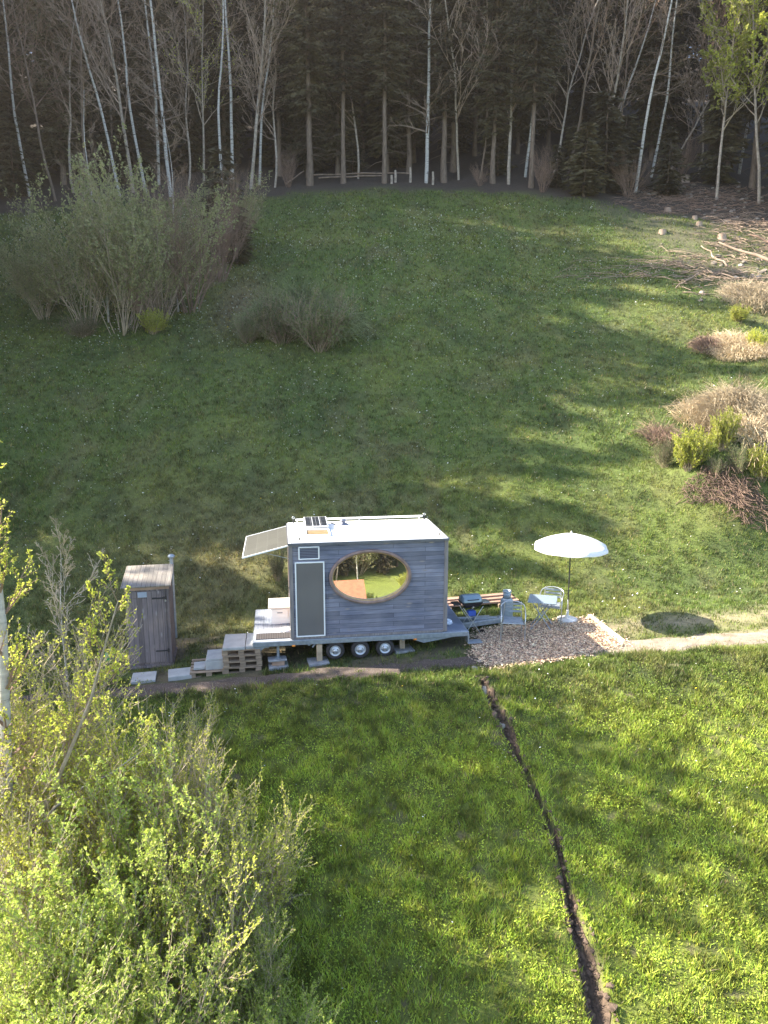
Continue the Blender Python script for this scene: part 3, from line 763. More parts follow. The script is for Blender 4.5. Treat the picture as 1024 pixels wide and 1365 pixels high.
# ------------------------------------------------------------------ things on and round the trailer
def at_tl(name, x, y, z, rz=0): return empty(name, tl(x, y, z), TL_A+rz)
t = at_tl('storage_box', .60, 1.32, DZ, 0)
tag(t, 'white storage box with drawer and raised lid on the entrance deck', 'box')
mb = MB(); mb.box((0, 0, .20), (.46, .42, .40), bev=.01); mb.build('box_body', M['white'], t)
mb = MB(); mb.box((-.02, -.217, .26), (.38, .015, .2), bev=.003); dwr = mb.build('drawer', M['white'], t)
mb = MB(); mb.box((-.02, -.232, .28), (.12, .02, .02), bev=.004); mb.build('handle', M['galv'], dwr)
mb = MB(); Mx = Matrix.Translation((-.02, .02, .43))@Matrix.Rotation(R(6), 4, 'X'); mb.box((0, 0, 0), (.52, .56, .035), bev=.008); l_ = mb.build('lid', simple('lid_beige', (.62, .58, .54), .6, var=.08), t); l_.matrix_local = Mx
o = MB(); o.box((0, 0, .008), (.98, .36, .016), bev=.004); dm = o.build('door_mat', M['ribmat']); dm.location = tl(.54, .32, DZ); dm.rotation_euler = (0, 0, TL_A)
tag(dm, 'black ribbed door mat at the front of the entrance deck', 'mat')
for k, (x, y, a) in enumerate([(.70, .62, .2), (.78, .53, -.15)]):
    t = at_tl('sandal', x, y, DZ, a+PI/2)
    tag(t, ['white clog behind the other one beside the door mat', 'white clog nearer to the deck edge beside the door mat'][k], 'shoe', 'pair of white clogs on the deck')
    mb = MB(); mb.prism([(math.cos(q)*.05*(1+.15*math.sin(q)), math.sin(q)*.14) for q in [2*PI*i/20 for i in range(20)]], .03); mb.build('sole', M['white'], t)
    mb = MB(); mb.add([(math.cos(q)*.05*w, .05+math.sin(p)*0+yy, .03+math.sin(q)*.055*w) for yy, w in ((-.06, .85), (-.02, 1), (.03, .95), (.07, .7), (.09, .3)) for p in (0,) for q in [PI*i/8 for i in range(9)]],
                      [(r_*9+i, r_*9+i+1, (r_+1)*9+i+1, (r_+1)*9+i) for r_ in range(4) for i in range(8)], True); mb.build('upper', M['white'], t)
# crumpled carrier bag on the right deck
bm = bmesh.new(); bmesh.ops.create_icosphere(bm, subdivisions=3, radius=.13)
for v_ in bm.verts:
    q = v_.co; f_ = 1+.5*(float(vnoise(q.x*22+9, q.y*22+q.z*30, 5))-.5)+.3*(float(vnoise(q.x*60, q.z*60+q.y*31, 6))-.5)
    v_.co = Vector((q.x*f_*.8, q.y*f_*1.3, max(q.z*f_*.6+.05, 0)))
me = bpy.data.meshes.new('carrier_bag'); bm.to_mesh(me); bm.free(); me.materials.append(simple('white_film', (.62, .68, .78), .3, var=.2, sc=20))
o = link('carrier_bag', me, None, tl(4.40, .55, DZ), (0, 0, .5)); tag(o, 'crumpled white plastic bag on the right end of the deck', 'bag')
o = MB(); o.box((0, 0, .006), (.50, 2.1, .012), bev=.003); dk = o.build('deck_panel', M['deckr']); dk.location = tl(4.50, 1.12, DZ); dk.rotation_euler = (0, 0, TL_A)
tag(dk, 'dark blue grey panel covering the deck end right of the cabin', 'panel')

# props under the trailer
def ground_tl(x, y): p = tl(x, y); return float(H(p.x, p.y))
def stack(name, x, y, label, items):
    g = ground_tl(x, y)-.01; t = empty(name, tl(x, y, g), TL_A); tag(t, label, 'support')
    for nm, c, d, a, mt in items:
        mb = MB(); mb.box(c, d, rot=R(a), bev=.008); mb.build(nm, M[mt], t)
    return t, g
g = ground_tl(.52, .09); top_ = .165-g+.0
stack('block_support', .52, .09, 'stacked grey blocks and boards under the left end of the trailer',
      [('base_block', (0, -.02, (top_-.14)/2), (.42, .34, top_-.14), 4, 'block'), ('brick', (0, 0, top_-.09), (.28, .2, .10), -3, 'lintel'), ('top_board', (-.02, 0, top_-.02), (.40, .24, .04), 5, 'block')])
g = ground_tl(1.42, .08)
stack('post_support', 1.42, .08, 'square timber post on a grey slab left of the wheels', [('slab', (-.03, 0, .03), (.45, .40, .06), 6, 'block'), ('post', (0, 0, (.06+(.455-g))/2), (.12, .12, .455-g-.06), 2, 'post')])
g = ground_tl(3.32, .28)
stack('post_support', 3.32, .28, 'short timber post on a grey slab right of the wheels', [('slab', (0, 0, .03), (.45, .42, .06), 8, 'block'), ('post', (-.02, 0, (.06+(.455-g))/2), (.12, .12, .455-g-.06), 0, 'post')])

# ------------------------------------------------------------------ pallet steps
def pallet(x, y, z, rz, w, d, label, grp='wooden pallets making the steps'):
    t = empty('pallet', (x, y, z), rz); tag(t, label, 'pallet', grp)
    for i_, zz in ((0, .011), (2, .122)):
        n_ = 5 if i_ else 3
        for k in range(n_):
            mb = MB(); yy = -d/2+.05+k*(d-.1)/(n_-1); mb.box((0, yy, zz), (w, .095, .02), bev=.002); mb.build('board', M['pallet'], t)
    for k in range(3):
        for j in range(3):
            mb = MB(); mb.box((-w/2+.06+k*(w-.12)/2, -d/2+.05+j*(d-.1)/2, .066), (.12, .095, .09)); mb.build('block', M['pallet'], t)
    return t
P1 = tl(-.25, .42); gz = float(H(P1.x, P1.y))
PT = gz+.30+.135*0
names = ['lowest pallet of the tall step stack beside the deck', 'second pallet from the ground in the tall step stack', 'third pallet from the ground in the tall step stack', 'topmost pallet of the tall step stack beside the deck']
for k in range(4): pallet(P1.x, P1.y, gz-.02+.134*k, TL_A+R((-1, 2, 0, -2)[k]), .82, .85, names[k])
def slab(x, y, z, rz, w, d, h, label, mt='slab', grp='pale concrete slabs making the steps'):
    mb = MB(); mb.box((0, 0, h/2), (w, d, h), bev=.006); o = mb.build('concrete_slab', M[mt]); o.location = (x, y, z); o.rotation_euler = (0, 0, rz); tag(o, label, 'slab', grp); return o
zt = gz-.02+.134*4
q0 = tl(-.42, .42); slab(q0.x, q0.y, zt, TL_A, .47, .86, .06, 'pale slab on the tall pallet stack, left one of the two')
q0 = tl(.06, .44); slab(q0.x, q0.y, zt, TL_A, .46, .84, .058, 'pale slab on the tall pallet stack, right one reaching under the deck')
P2 = tl(-.98, .38); g2 = float(H(P2.x, P2.y)); pallet(P2.x, P2.y, g2-.03, TL_A+R(3), .80, .80, 'low pallet under the middle step')
q0 = tl(-.82, .36); slab(q0.x, q0.y, g2+.105, TL_A+R(1), .44, .58, .19, 'thicker pale slab on the low pallet, lower of its pair')
slab(q0.x+.01, q0.y+.01, g2+.297, TL_A+R(3), .43, .57, .05, 'thin pale slab on the low pallet, upper of its pair')
q0 = tl(-1.18, .27); slab(q0.x, q0.y, g2+.105, TL_A+R(4), .24, .34, .06, 'small pale slab at the left end of the low pallet')
q0 = tl(-1.58, .15); g3 = float(H(q0.x, q0.y)); slab(q0.x, q0.y, g3+.0, TL_A+R(8), .50, .44, .10, 'pale slab on the ground left of the low pallet')
q0 = tl(-2.35, .22); g3 = float(H(q0.x, q0.y)); slab(q0.x, q0.y, g3-.0, TL_A+R(5), .50, .50, .06, 'pale slab on the ground in front of the shed')

# ------------------------------------------------------------------ toilet shed
p = at(197, 893, -.27); tg = float(H(p.x, p.y))
TA = R(12); t = empty('toilet_shed', (p.x, p.y+.45, tg), TA); tag(t, 'narrow grey wooden toilet shed with sloping roof and vent pipe', 'shed')
TW, TD, TH0, TH1 = .92, .98, 1.90, 2.08
def sidepoly(x):
    return [(x, -TD/2, .08), (x, TD/2, .08), (x, TD/2, TH1), (x, -TD/2, TH0)]
mb = MB()
for x in (-TW/2, TW/2-.03):
    a_ = sidepoly(x); b_ = sidepoly(x+.03); mb.add(a_+b_, [(0, 1, 2, 3), (7, 6, 5, 4), (0, 4, 5, 1), (1, 5, 6, 2), (2, 6, 7, 3), (3, 7, 4, 0)])
mb.box((0, TD/2-.018, (.08+TH1)/2), (TW-.064, .03, TH1-.08)); mb.box((0, -TD/2+.016, (.08+TH0-.02)/2), (TW-.064, .028, TH0-.10))
mb.build('shed_wall', M['toilet'], t)
mb = MB(); mb.box((0, 0, .05), (TW+.06, TD+.08, .06)); mb.box((-.3, 0, .0), (.1, TD, .06)); mb.box((.3, 0, .0), (.1, TD, .06)); mb.build('floor_frame', M['toilet'], t)
mb = MB(); mb.box((-.04, -TD/2-.014, .96), (.74, .022, 1.66), bev=.003); d_ = mb.build('door', M['toilet'], t)
for z, w_ in ((1.62, .30), (.40, .26)):
    mb = MB(); mb.box((.27-.02, -TD/2-.03, z), (w_, .012, .03), bev=.003); mb.box((.39, -TD/2-.03, z), (.03, .014, .09), bev=.003); mb.build('hinge', M['black'], d_)
mb = MB(); mb.box((-.385, -TD/2-.03, 1.0), (.14, .016, .028), bev=.003); mb.tube([(-.31, -TD/2-.035, 1.0), (-.29, -TD/2-.06, 1.03)], .014, 6); mb.build('latch', M['black'], d_)
mb = MB(); mb.box((.385, -TD/2-.044, 1.56), (.035, .014, .05), bev=.004); mb.build('padlock', M['alu'], d_)
mb = MB(); mb.box((-.10, -TD/2-.028, 1.72), (.19, .006, .12)); mb.build('door_plate', simple('grey_plate', (.30, .34, .42), .5, var=.08), d_)
mb = MB(); mb.box((0, -TD/2-.008, 1.86), (TW+.02, .04, .07)); mb.build('lintel', M['lintel'], t)
mb = MB()
for x in (-TW/2+.03, TW/2-.03): mb.box((x, -TD/2-.006, .97), (.06, .035, 1.72))
mb.build('door_post', M['toilet'], t)
al = math.atan2(TH1-TH0, TD)
mb = MB(); mb.box((0, 0, 0), (TW+.13, TD+.16, .028), bev=.004); r_ = mb.build('roof', M['toiletroof'], t); r_.matrix_local = Matrix.Translation((-.01, -.015, (TH0+TH1)/2+.02))@Matrix.Rotation(al, 4, 'X')
mb = MB(); mb.tube([(.46, TD/2+.07, .3), (.46, TD/2+.07, 2.27)], .042, 12); mb.lathe([(.042, 2.25), (.075, 2.27), (.085, 2.31), (.05, 2.345), (.0001, 2.35)], (.46, TD/2+.07, 0), 16)
mb.build('vent_pipe', M['galv'], t)
p = at(147, 884, -.3); t = empty('watering_can', (p.x, p.y, float(H(p.x, p.y))), .4); tag(t, 'green plastic watering can beside the toilet shed', 'watering can')
gm = simple('green_plastic', (.03, .30, .09), .4)
mb = MB(); mb.lathe([(.09, 0), (.1, .02), (.1, .2), (.075, .24), (.07, .235), (.09, .19), (.09, .03), (.0001, .02)], (0, 0, 0), 18); mb.build('can_body', gm, t)
mb = MB(); mb.tube([(.09, 0, .05), (.2, 0, .17), (.27, 0, .25)], [.02, .015, .012], 8); mb.lathe([(.012, 0), (.03, .03), (.0001, .035)], (.27, 0, .24), 10); mb.build('spout', gm, t)
mb = MB(); mb.tube([(-.09, 0, .06), (-.16, 0, .14), (-.12, 0, .26), (-.02, 0, .3), (.06, 0, .24)], .01, 6); mb.build('handle', gm, t)

# ------------------------------------------------------------------ terrace furniture
def G(x, y): return float(H(x, y))
def place(name, p, rz, label, cat, group=None, dz=.03):
    t = empty(name, (p.x, p.y, G(p.x, p.y)+dz), rz); return tag(t, label, cat, group)
def chair(p, rz, label):
    t = place('bistro_chair', p, rz, label, 'chair', 'aluminium bistro chairs on the wood chips')
    w, d = .27, .25
    mb = MB(); 
    arch = [(-w, -d, .66)]+[(-w*1.0, -d+.06, .67), (-w*1.02, .05, .69)]
    # tubular arm / back loop
    loop = [(-w, -d, 0), (-w, -d, .40), (-w, -d+.02, .62), (-w, -d+.10, .67), (-w-.005, .06, .69)]
    for k in range(9):
        a = PI-PI*k/8; loop.append((math.cos(a)*(w+.005), .12+math.sin(a)*.16, .70+math.sin(a)*.10))
    loop += [(w+.005, .06, .69), (w, -d+.10, .67), (w, -d+.02, .62), (w, -d, .40), (w, -d, 0)]
    mb.tube(loop, .013, 8); mb.build('arm_loop', M['alu'], t)
    for s_ in (-1, 1):
        mb = MB(); mb.tube([(s_*(w-.05), .30, 0), (s_*(w-.06), .24, .42), (s_*(w-.08), .27, .79)], .012, 8); mb.build('leg', M['alu'], t)
    mb = MB(); mb.tube([(-w, -d, .42), (-w+.06, .235, .41)], .011, 6); mb.tube([(w, -d, .42), (w-.06, .235, .41)], .011, 6); mb.tube([(-w, -d+.005, .42), (w, -d+.005, .42)], .011, 6); mb.tube([(-w+.06, .235, .41), (w-.06, .235, .41)], .011, 6)
    mb.build('seat_frame', M['alu'], t)
    mb = MB()
    for k in range(6): mb.box((0, -d+.045+k*.078, .435), (.46-.016*k, .066, .012), bev=.003)
    mb.build('seat', M['galv'], t)
    for k in range(3):
        mb = MB(); z = .55+k*.085; mb.tube([(-w+.06, .245+k*.01, z), (-.1, .285+k*.01, z), (.1, .285+k*.01, z), (w-.06, .245+k*.01, z)], .006, 4)
        mb.box((0, .283+k*.01, z), (.36, .012, .055), bev=.003); mb.build('back_slat', M['galv'], t)
    return t
gA = gat(686, 858); chair(Vector((gA.x, gA.y+.30, 0)), R(-8), 'silver bistro chair beside the gas cylinder, left of the table')
gB = gat(737, 836); chair(Vector((gB.x+.02, gB.y+.32, 0)), R(-20), 'silver bistro chair behind the table near the parasol pole')
# folding table
gT = at(726, 851, .17); t = place('folding_table', Vector((gT.x-.01, gT.y+.30, 0)), R(-16), 'square grey folding table with crossed legs between the two chairs', 'table')
mb = MB(); mb.box((0, 0, .71), (.66, .66, .022), bev=.006); mb.build('tabletop', M['table'], t)
for s_ in (-1, 1):
    for q in (-1, 1):
        mb = MB(); mb.tube([(s_*.26, q*.25, .0), (s_*.26, -q*.24, .70)], .012, 6) if False else mb.tube([(q*.25, s_*.23, .0), (-q*.24, s_*.23, .70)], .012, 6); mb.build('leg', M['galv'], t)
mb = MB(); mb.tube([(-.25, -.23, .01), (-.25, .23, .01)], .011, 6); mb.tube([(.25, -.23, .01), (.25, .23, .01)], .011, 6); mb.tube([(0, -.23, .35), (0, .23, .35)], .009, 6); mb.build('crossbar', M['galv'], t)
# parasol
gP = gat(756, 830); t = place('parasol', gP, R(10), 'open white parasol with dark pole behind the table', 'parasol', dz=.02)
PH = 2.20; PR = .90
mb = MB(); mb.lathe([(.24, 0), (.25, .03), (.24, .07), (.2, .085), (.06, .09), (.045, .13), (.03, .14), (.03, .30)], (0, 0, 0), 28); mb.build('base', M['conc'], t)
mb = MB(); mb.tube([(0, 0, .1), (0, 0, .55)], .021, 10); mb.build('lower_pole', M['alu'], t)
mb = MB(); mb.tube([(0, 0, .5), (0, 0, PH-.02)], .015, 10); mb.build('pole', M['black'], t)
mb = MB(); nseg = 8; V_ = []; F_ = []; rings = 9; sub = 6
for r_i in range(rings+1):
    f_ = r_i/rings
    for k in range(nseg*sub):
        a = 2*PI*k/(nseg*sub); ph = (k % sub)/sub; sag = 1-.06*math.sin(PI*ph)*f_
        z = PH-.02-.30*(f_**1.8)-.028*math.sin(PI*ph)*f_**1.5 - (.0 if r_i < rings else 0)
        V_.append((math.cos(a)*PR*f_*sag, math.sin(a)*PR*f_*sag, z))
m_ = nseg*sub
for r_i in range(rings):
    for k in range(m_): F_.append((r_i*m_+k, r_i*m_+(k+1) % m_, (r_i+1)*m_+(k+1) % m_, (r_i+1)*m_+k))
b0 = rings*m_; nv = len(V_)
for k in range(m_):
    x, y, z = V_[b0+k]; V_.append((x*1.008, y*1.008, z-.05))
for k in range(m_): F_.append((b0+k, b0+(k+1) % m_, nv+(k+1) % m_, nv+k))
mb.add(V_, F_, True)
mpar, ntp, bp_ = new_mat('parasol_fabric'); bp_.inputs['Base Color'].default_value = (.83, .84, .86, 1); bp_.inputs['Roughness'].default_value = .85
trp = N(ntp, 'ShaderNodeBsdfTranslucent'); trp.inputs['Color'].default_value = (.8, .82, .85, 1); msp = N(ntp, 'ShaderNodeMixShader'); msp.inputs[0].default_value = .3
ntp.links.new(bp_.outputs[0], msp.inputs[1]); ntp.links.new(trp.outputs[0], msp.inputs[2]); ntp.links.new(msp.outputs[0], ntp.nodes['Material Output'].inputs['Surface'])
can = mb.build('canopy', mpar, t)
for k in range(8):
    a = 2*PI*k/8; mb = MB()
    mb.tube([(math.cos(a)*PR*f_, math.sin(a)*PR*f_, PH-.035-.30*(f_**1.8)) for f_ in (0.02, .25, .5, .75, .98)], .005, 5); mb.tube([(0, 0, PH-.5), (math.cos(a)*PR*.5, math.sin(a)*PR*.5, PH-.04-.30*.5**1.8)], .005, 5); mb.build('rib', M['alu'], t)
mb = MB(); mb.lathe([(.02, -.02), (.025, .01), (.012, .03), (.015, .045), (.0001, .055)], (0, 0, PH), 10); mb.build('finial', M['white'], t)
# gas cylinder
gC = at(676, 838, .12); t = place('gas_cylinder', Vector((gC.x, gC.y+.15, 0)), 0, 'tall grey blue gas cylinder behind the left chair', 'gas cylinder', dz=.0)
mb = MB(); mb.lathe([(.13, 0), (.14, .02), (.14, .07), (.155, .09), (.16, .12), (.16, .50), (.15, .56), (.11, .61), (.04, .635), (.0001, .64)], (0, 0, 0), 28); mb.build('cylinder_body', M['gas'], t)
mb = MB(); mb.tube([(0, 0, .63), (0, 0, .72)], .022, 8); mb.tube([(-.05, 0, .7), (.06, 0, .7)], .016, 8); mb.build('valve', M['black'], t)
mb = MB(); n_ = 20
for a0, a1 in ((.3, 2.6), (3.5, 5.7)):
    vs = []; 
    for k in range(n_+1):
        a = a0+(a1-a0)*k/n_
        for rr, z in ((.105, .60), (.10, .78), (.094, .78), (.099, .60)): vs.append((math.cos(a)*rr, math.sin(a)*rr, z))
    mb.add(vs, [(k*4+j, (k+1)*4+j, (k+1)*4+(j+1) % 4, k*4+(j+1) % 4) for k in range(n_) for j in range(4)], True)
mb.lathe([(.107, .76), (.107, .80), (.095, .80), (.095, .76)], (0, 0, 0), 24); mb.build('collar', M['gas'], t)
# barbecue
gQ = at(628, 858, .06); t = place('barbecue', Vector((gQ.x+.0, gQ.y+.32, 0)), R(14), 'portable gas barbecue with rounded grey hood on a folding cart', 'barbecue', dz=.02)
mb = MB(); nn = 12; vs = []
for k in range(nn+1):
    a = PI*k/nn
    for x, w_ in ((-.24, .8), (-.21, .97), (-.18, 1), (.18, 1), (.21, .97), (.24, .8)):
        vs.append((x, -math.cos(a)*.18*w_, .80+math.sin(a)**.8*.155*w_ if math.sin(a) > 0 else .80))
mb.add(vs, [(k*6+j, k*6+j+1, (k+1)*6+j+1, (k+1)*6+j) for k in range(nn) for j in range(5)]+[tuple(k*6 for k in range(nn+1)), tuple(k*6+5 for k in reversed(range(nn+1)))], True)
hd = mb.build('hood', M['grill'], t)
mb = MB(); mb.tube([(-.13, -.185, .87), (-.13, -.235, .88), (.13, -.235, .88), (.13, -.185, .87)], .011, 8); mb.build('handle', M['black'], hd)
mb = MB(); vs = [(sx*w_, sy*d_, z) for z, w_, d_ in ((.795, .245, .185), (.74, .23, .17), (.66, .14, .10)) for sx, sy in ((-1, -1), (1, -1), (1, 1), (-1, 1))]
mb.add(vs, [(l*4+j, l*4+(j+1) % 4, (l+1)*4+(j+1) % 4, (l+1)*4+j) for l in range(2) for j in range(4)]+[(8, 9, 10, 11), (3, 2, 1, 0)]); mb.build('firebox', M['black'], t)
for s_ in (-1, 1):
    mb = MB(); mb.box((s_*.36, 0, .76), (.19, .26, .02), bev=.006); mb.build('side_table', M['alu' if s_ > 0 else 'black'], t)
    mb = MB(); mb.tube([(s_*.02-.24*s_, -.2, .0), (s_*.25, -.2, .70)], .011, 6); mb.build('leg', M['alu'], t)
    mb = MB(); mb.tube([(s_*.02-.24*s_, .2, .0), (s_*.25, .2, .70)], .011, 6); mb.build('leg', M['alu'], t)
mb = MB(); mb.lathe([(.07, -.015), (.07, .015), (.0001, .018)], (.22, -.22, .07), 16, 'Y'); mb.lathe([(.07, -.015), (.07, .015), (.0001, .018)], (.22, .22, .07), 16, 'Y'); mb.build('cart_wheel', M['black'], t)
mb = MB(); mb.box((.02, -.03, .50), (.20, .14, .14), bev=.02); mb.build('gas_cartridge_box', M['bluebag'], t)
mb = MB(); mb.tube([(.0, -.18, .70), (.0, -.215, .70)], .022, 10); mb.build('control_knob', M['alu'], t)
# planks
pl = at(652, 812, .2)
base = tl(4.55, 2.75); base.z = 0
dd = [(0, 0, 0, 2.55, .19, .05, 0), (.08, .30, 0, 2.45, .17, .05, 1), (-.05, .62, 0, 2.5, .2, .05, -1), (.05, .14, .052, 2.4, .18, .045, 1), (-.02, .46, .052, 2.5, .17, .045, 0), (.1, .30, .10, 2.3, .16, .04, 2)]
LB = ['nearest bottom plank of the pile behind the gas cylinder', 'middle bottom plank of the pile behind the gas cylinder', 'rearmost bottom plank of the pile behind the gas cylinder', 'front plank in the second layer of the pile', 'rear plank in the second layer of the pile', 'topmost plank of the pile behind the gas cylinder']
for k, (x, y, z, L_, w_, h_, a) in enumerate(dd):
    q = tl(4.85+L_/2-.55+x, 2.62+y*.8); gz_ = G(q.x, q.y)
    c_ = tl(5.6, 2.9); gz_ = G(c_.x, c_.y-.2)
    mb = MB(); mb.box((0, 0, h_/2), (L_, w_, h_), bev=.004); o = mb.build('plank', M['plank']); o.location = (q.x, q.y, gz_+.06+z); o.rotation_euler = (0, R(-2), TL_A+R(a)); tag(o, LB[k], 'plank', 'rough planks piled behind the terrace')
for k, x in enumerate((4.95, 6.3)):
    q = tl(x, 2.86); c_ = tl(5.6, 2.9); mb = MB(); mb.box((0, 0, .0), (.09, .85, .10)); o = mb.build('timber_bearer', M['pallet']); o.location = (q.x, q.y, G(c_.x, c_.y-.2)+.01+(x-5.6)*.035); o.rotation_euler = (0, 0, TL_A)
    tag(o, ['timber bearer under the left end of the plank pile', 'timber bearer under the right end of the plank pile'][k], 'timber')
# pale beam at the right end of the chips
a_ = gat(786, 824); b_ = gat(831, 858); L_ = (b_-a_).length; ang = math.atan2(b_.y-a_.y, b_.x-a_.x); mid = (a_+b_)/2
mb = MB(); mb.box((0, 0, .03), (L_, .11, .09), bev=.006); o = mb.build('edging_beam', M['beam']); o.location = (mid.x, mid.y, (a_.z+b_.z)/2); o.rotation_euler = (0, -math.atan2(b_.z-a_.z, L_), ang)
tag(o, 'pale sawn beam edging the right side of the wood chips', 'beam')
# stones at the head of the trench
def stone(u, v, r_, label, seed, sq=.6):
    p = gat(u, v); bm = bmesh.new(); bmesh.ops.create_icosphere(bm, subdivisions=3, radius=r_)
    for v_ in bm.verts:
        q = v_.co/r_; f_ = 1+.45*(float(vnoise(q.x*1.6+seed, q.y*1.6+q.z*1.3, seed))-.5)+.12*(float(vnoise(q.x*6, q.y*6+q.z*5, seed+1))-.5)
        v_.co = Vector((q.x*f_*r_*1.25, q.y*f_*r_, q.z*f_*r_*sq))
    me = bpy.data.meshes.new('stone'); bm.to_mesh(me); bm.free(); me.materials.append(M['stone'])
    o = link('stone', me, None, (p.x, p.y, float(H(p.x, p.y))+r_*.25), (0, .1, seed)); tag(o, label, 'stone', 'pale stones at the head of the trench')
for k, a in enumerate([(645, 911, .15, 'largest pale flat stone at the head of the trench'), (670, 955, .09, 'second pale stone lying in the trench'), (633, 893, .08, 'stone on the path just below the wood chips'), (640, 884, .055, 'small stone at the lower left corner of the wood chips')]): stone(*a, k+3)

# ------------------------------------------------------------------ vegetation generators
def vadd(a, b, k=1.0): return (a[0]+b[0]*k, a[1]+b[1]*k, a[2]+b[2]*k)
def vn(a):
    l = math.sqrt(a[0]**2+a[1]**2+a[2]**2)+1e-9; return (a[0]/l, a[1]/l, a[2]/l)
def sidedir(r, d, ang):
    """direction leaving d at angle ang, random azimuth"""
    q = (r.gauss(0, 1), r.gauss(0, 1), r.gauss(0, 1)); k = q[0]*d[0]+q[1]*d[1]+q[2]*d[2]
    q = vn((q[0]-d[0]*k, q[1]-d[1]*k, q[2]-d[2]*k)); c, s = math.cos(ang), math.sin(ang)
    return (d[0]*c+q[0]*s, d[1]*c+q[1]*s, d[2]*c+q[2]*s)
def grow(r, p, d, L, rad, lev, cfg, segs, tips):
    """cfg: list per level of dict(n steps, wob, up, kids, a0, a1, kl, start)"""
    c = cfg[lev]; n = c['n']; st = L/n; r0_ = rad
    kids = c.get('kids', 0); pts_ = [(p, d, rad)]
    for i_ in range(n):
        w = c['wob']; d = vn((d[0]+r.gauss(0, w), d[1]+r.gauss(0, w), d[2]+r.gauss(0, w)+c['up']))
        q = vadd(p, d, st); r1_ = rad*(1-(i_+1)/n*(1-c.get('tip', .25)))
        segs.append((*p, *q, r0_, r1_)); p = q; r0_ = r1_; pts_.append((p, d, r1_))
    if lev+1 < len(cfg):
        for k in range(kids):
            t = c.get('start', .2)+(1-c.get('start', .2))*((k+r.random())/kids)
            f_ = t*n; i_ = min(int(f_), n-1); a, b_ = pts_[i_], pts_[i_+1]; g_ = f_-i_
            pp = tuple(a[0][j]*(1-g_)+b_[0][j]*g_ for j in range(3)); dd_ = sidedir(r, b_[1], r.uniform(c['a0'], c['a1']))
            grow(r, pp, dd_, L*c['kl']*r.uniform(.6, 1.15)*(1-.45*t), b_[2]*c.get('cr', .62), lev+1, cfg, segs, tips)
    if lev >= len(cfg)-2: tips.append(pts_)
def leaves_on(tips, rs, per, L, W, start=.2, droop=0.0):
    P = []; D = []
    for pts_ in tips:
        n = len(pts_)-1
        for k in range(per):
            t = start+(1-start)*rs.rand(); f_ = t*n; i_ = min(int(f_), n-1); g_ = f_-i_
            a, b_ = pts_[i_], pts_[i_+1]
            P.append([a[0][j]*(1-g_)+b_[0][j]*g_ for j in range(3)]); D.append([b_[1][j] for j in range(3)])
    P = np.array(P); D = np.array(D)*.7+rs.normal(size=P.shape)*.7; D[:, 2] -= droop
    return leaf_mesh(P, D, rs.uniform(L*.6, L*1.3, len(P)), rs.uniform(W*.6, W*1.3, len(P)), rs)

# ---- spruce
def spruce_arrays(seed, h, bare, rad, width):
    rs = np.random.RandomState(seed); r = random.Random(seed)
    tr_ = []; z = -.5; p = (0, 0, -.5); steps = 14; r0_ = rad*1.5
    for k in range(steps):
        z1 = -.5+(h+.5)*(k+1)/steps; q = (r.gauss(0, .03), r.gauss(0, .03), z1); r1_ = rad*(1-z1/h*.93)*(1.12 if k == 0 else 1)
        tr_.append((*p, *q, r0_, r1_)); p = q; r0_ = r1_
    P = []; D = []; Ls = []; dead = []; z = bare*h
    zz = 1.6
    while zz < bare*h+h*.2:
        for k in range(r.randint(1, 4)):
            a = r.uniform(0, 2*PI); L_ = r.uniform(.8, 2.0); d = (math.cos(a), math.sin(a), r.uniform(-.35, .1)); o_ = vadd((0, 0, zz), d, L_*.5); e_ = vadd(o_, (d[0], d[1], d[2]-.35), L_*.5)
            dead.append((0, 0, zz, *o_, .022, .014)); dead.append((*o_, *e_, .014, .005))
        zz += r.uniform(.3, .8)
    while z < h-.3:
        t = (z/h-bare)/(1-bare); prof = min(1, .35+t*2.4)*(1-t)**.75; L_ = max(.25, width*prof)
        for k in range(7 if t < .85 else 4):
            if r.random() < .08: continue
            a = r.uniform(0, 2*PI); l = L_*r.uniform(.6, 1.12); sl_ = -.25-.25*(1-t)+r.uniform(-.12, .12); n_ = max(3, int(l/.24))
            for i_ in range(n_+1):
                f_ = (i_+.3)/n_; x = f_*l; zz = z+sl_*x+.16*x*x/max(l, .5)
                for s_ in (-1, 1, 0):
                    aa = a+s_*r.uniform(.5, 1.1); sl2 = r.uniform(-.75, -.15)
                    P.append((math.cos(a)*x+r.gauss(0, .05), math.sin(a)*x+r.gauss(0, .05), zz+r.gauss(0, .05))); D.append((math.cos(aa), math.sin(aa), sl2)); Ls.append((.30+.34*(1-f_))*r.uniform(.7, 1.3))
        z += r.uniform(.30, .52)
    Ls = np.array(Ls)
    V1, F1 = seg_mesh(tr_, 8); V2, F2 = seg_mesh(dead, 4)
    return (np.concatenate([V1, V2]), np.concatenate([F1, F2+len(V1)])), leaf_mesh(P, D, Ls*1.15, Ls*.36, rs)
SPR = []
for sd_, h, ba_, rd, wd in ((1, 25, .15, .19, 3.3), (2, 27, .20, .22, 3.6), (3, 23, .07, .16, 3.2), (4, 24, .26, .17, 3.0)):
    SPR.append((h, spruce_arrays(sd_, h, ba_, rd, wd)))
SPR_ME = []
for h, (a, c_) in SPR:
    SPR_ME.append((h, mesh_np('spruce_trunk', a[0], a[1], M['bark'], smooth=True), mesh_np('spruce_crown', c_[0], c_[1], M['spruce'])))
YS = spruce_arrays(9, 6, .08, .07, 1.75); YS_ME = (6, mesh_np('young_spruce_trunk', YS[0][0], YS[0][1], M['bark']), mesh_np('young_spruce_crown', YS[1][0], YS[1][1], M['spruce']))
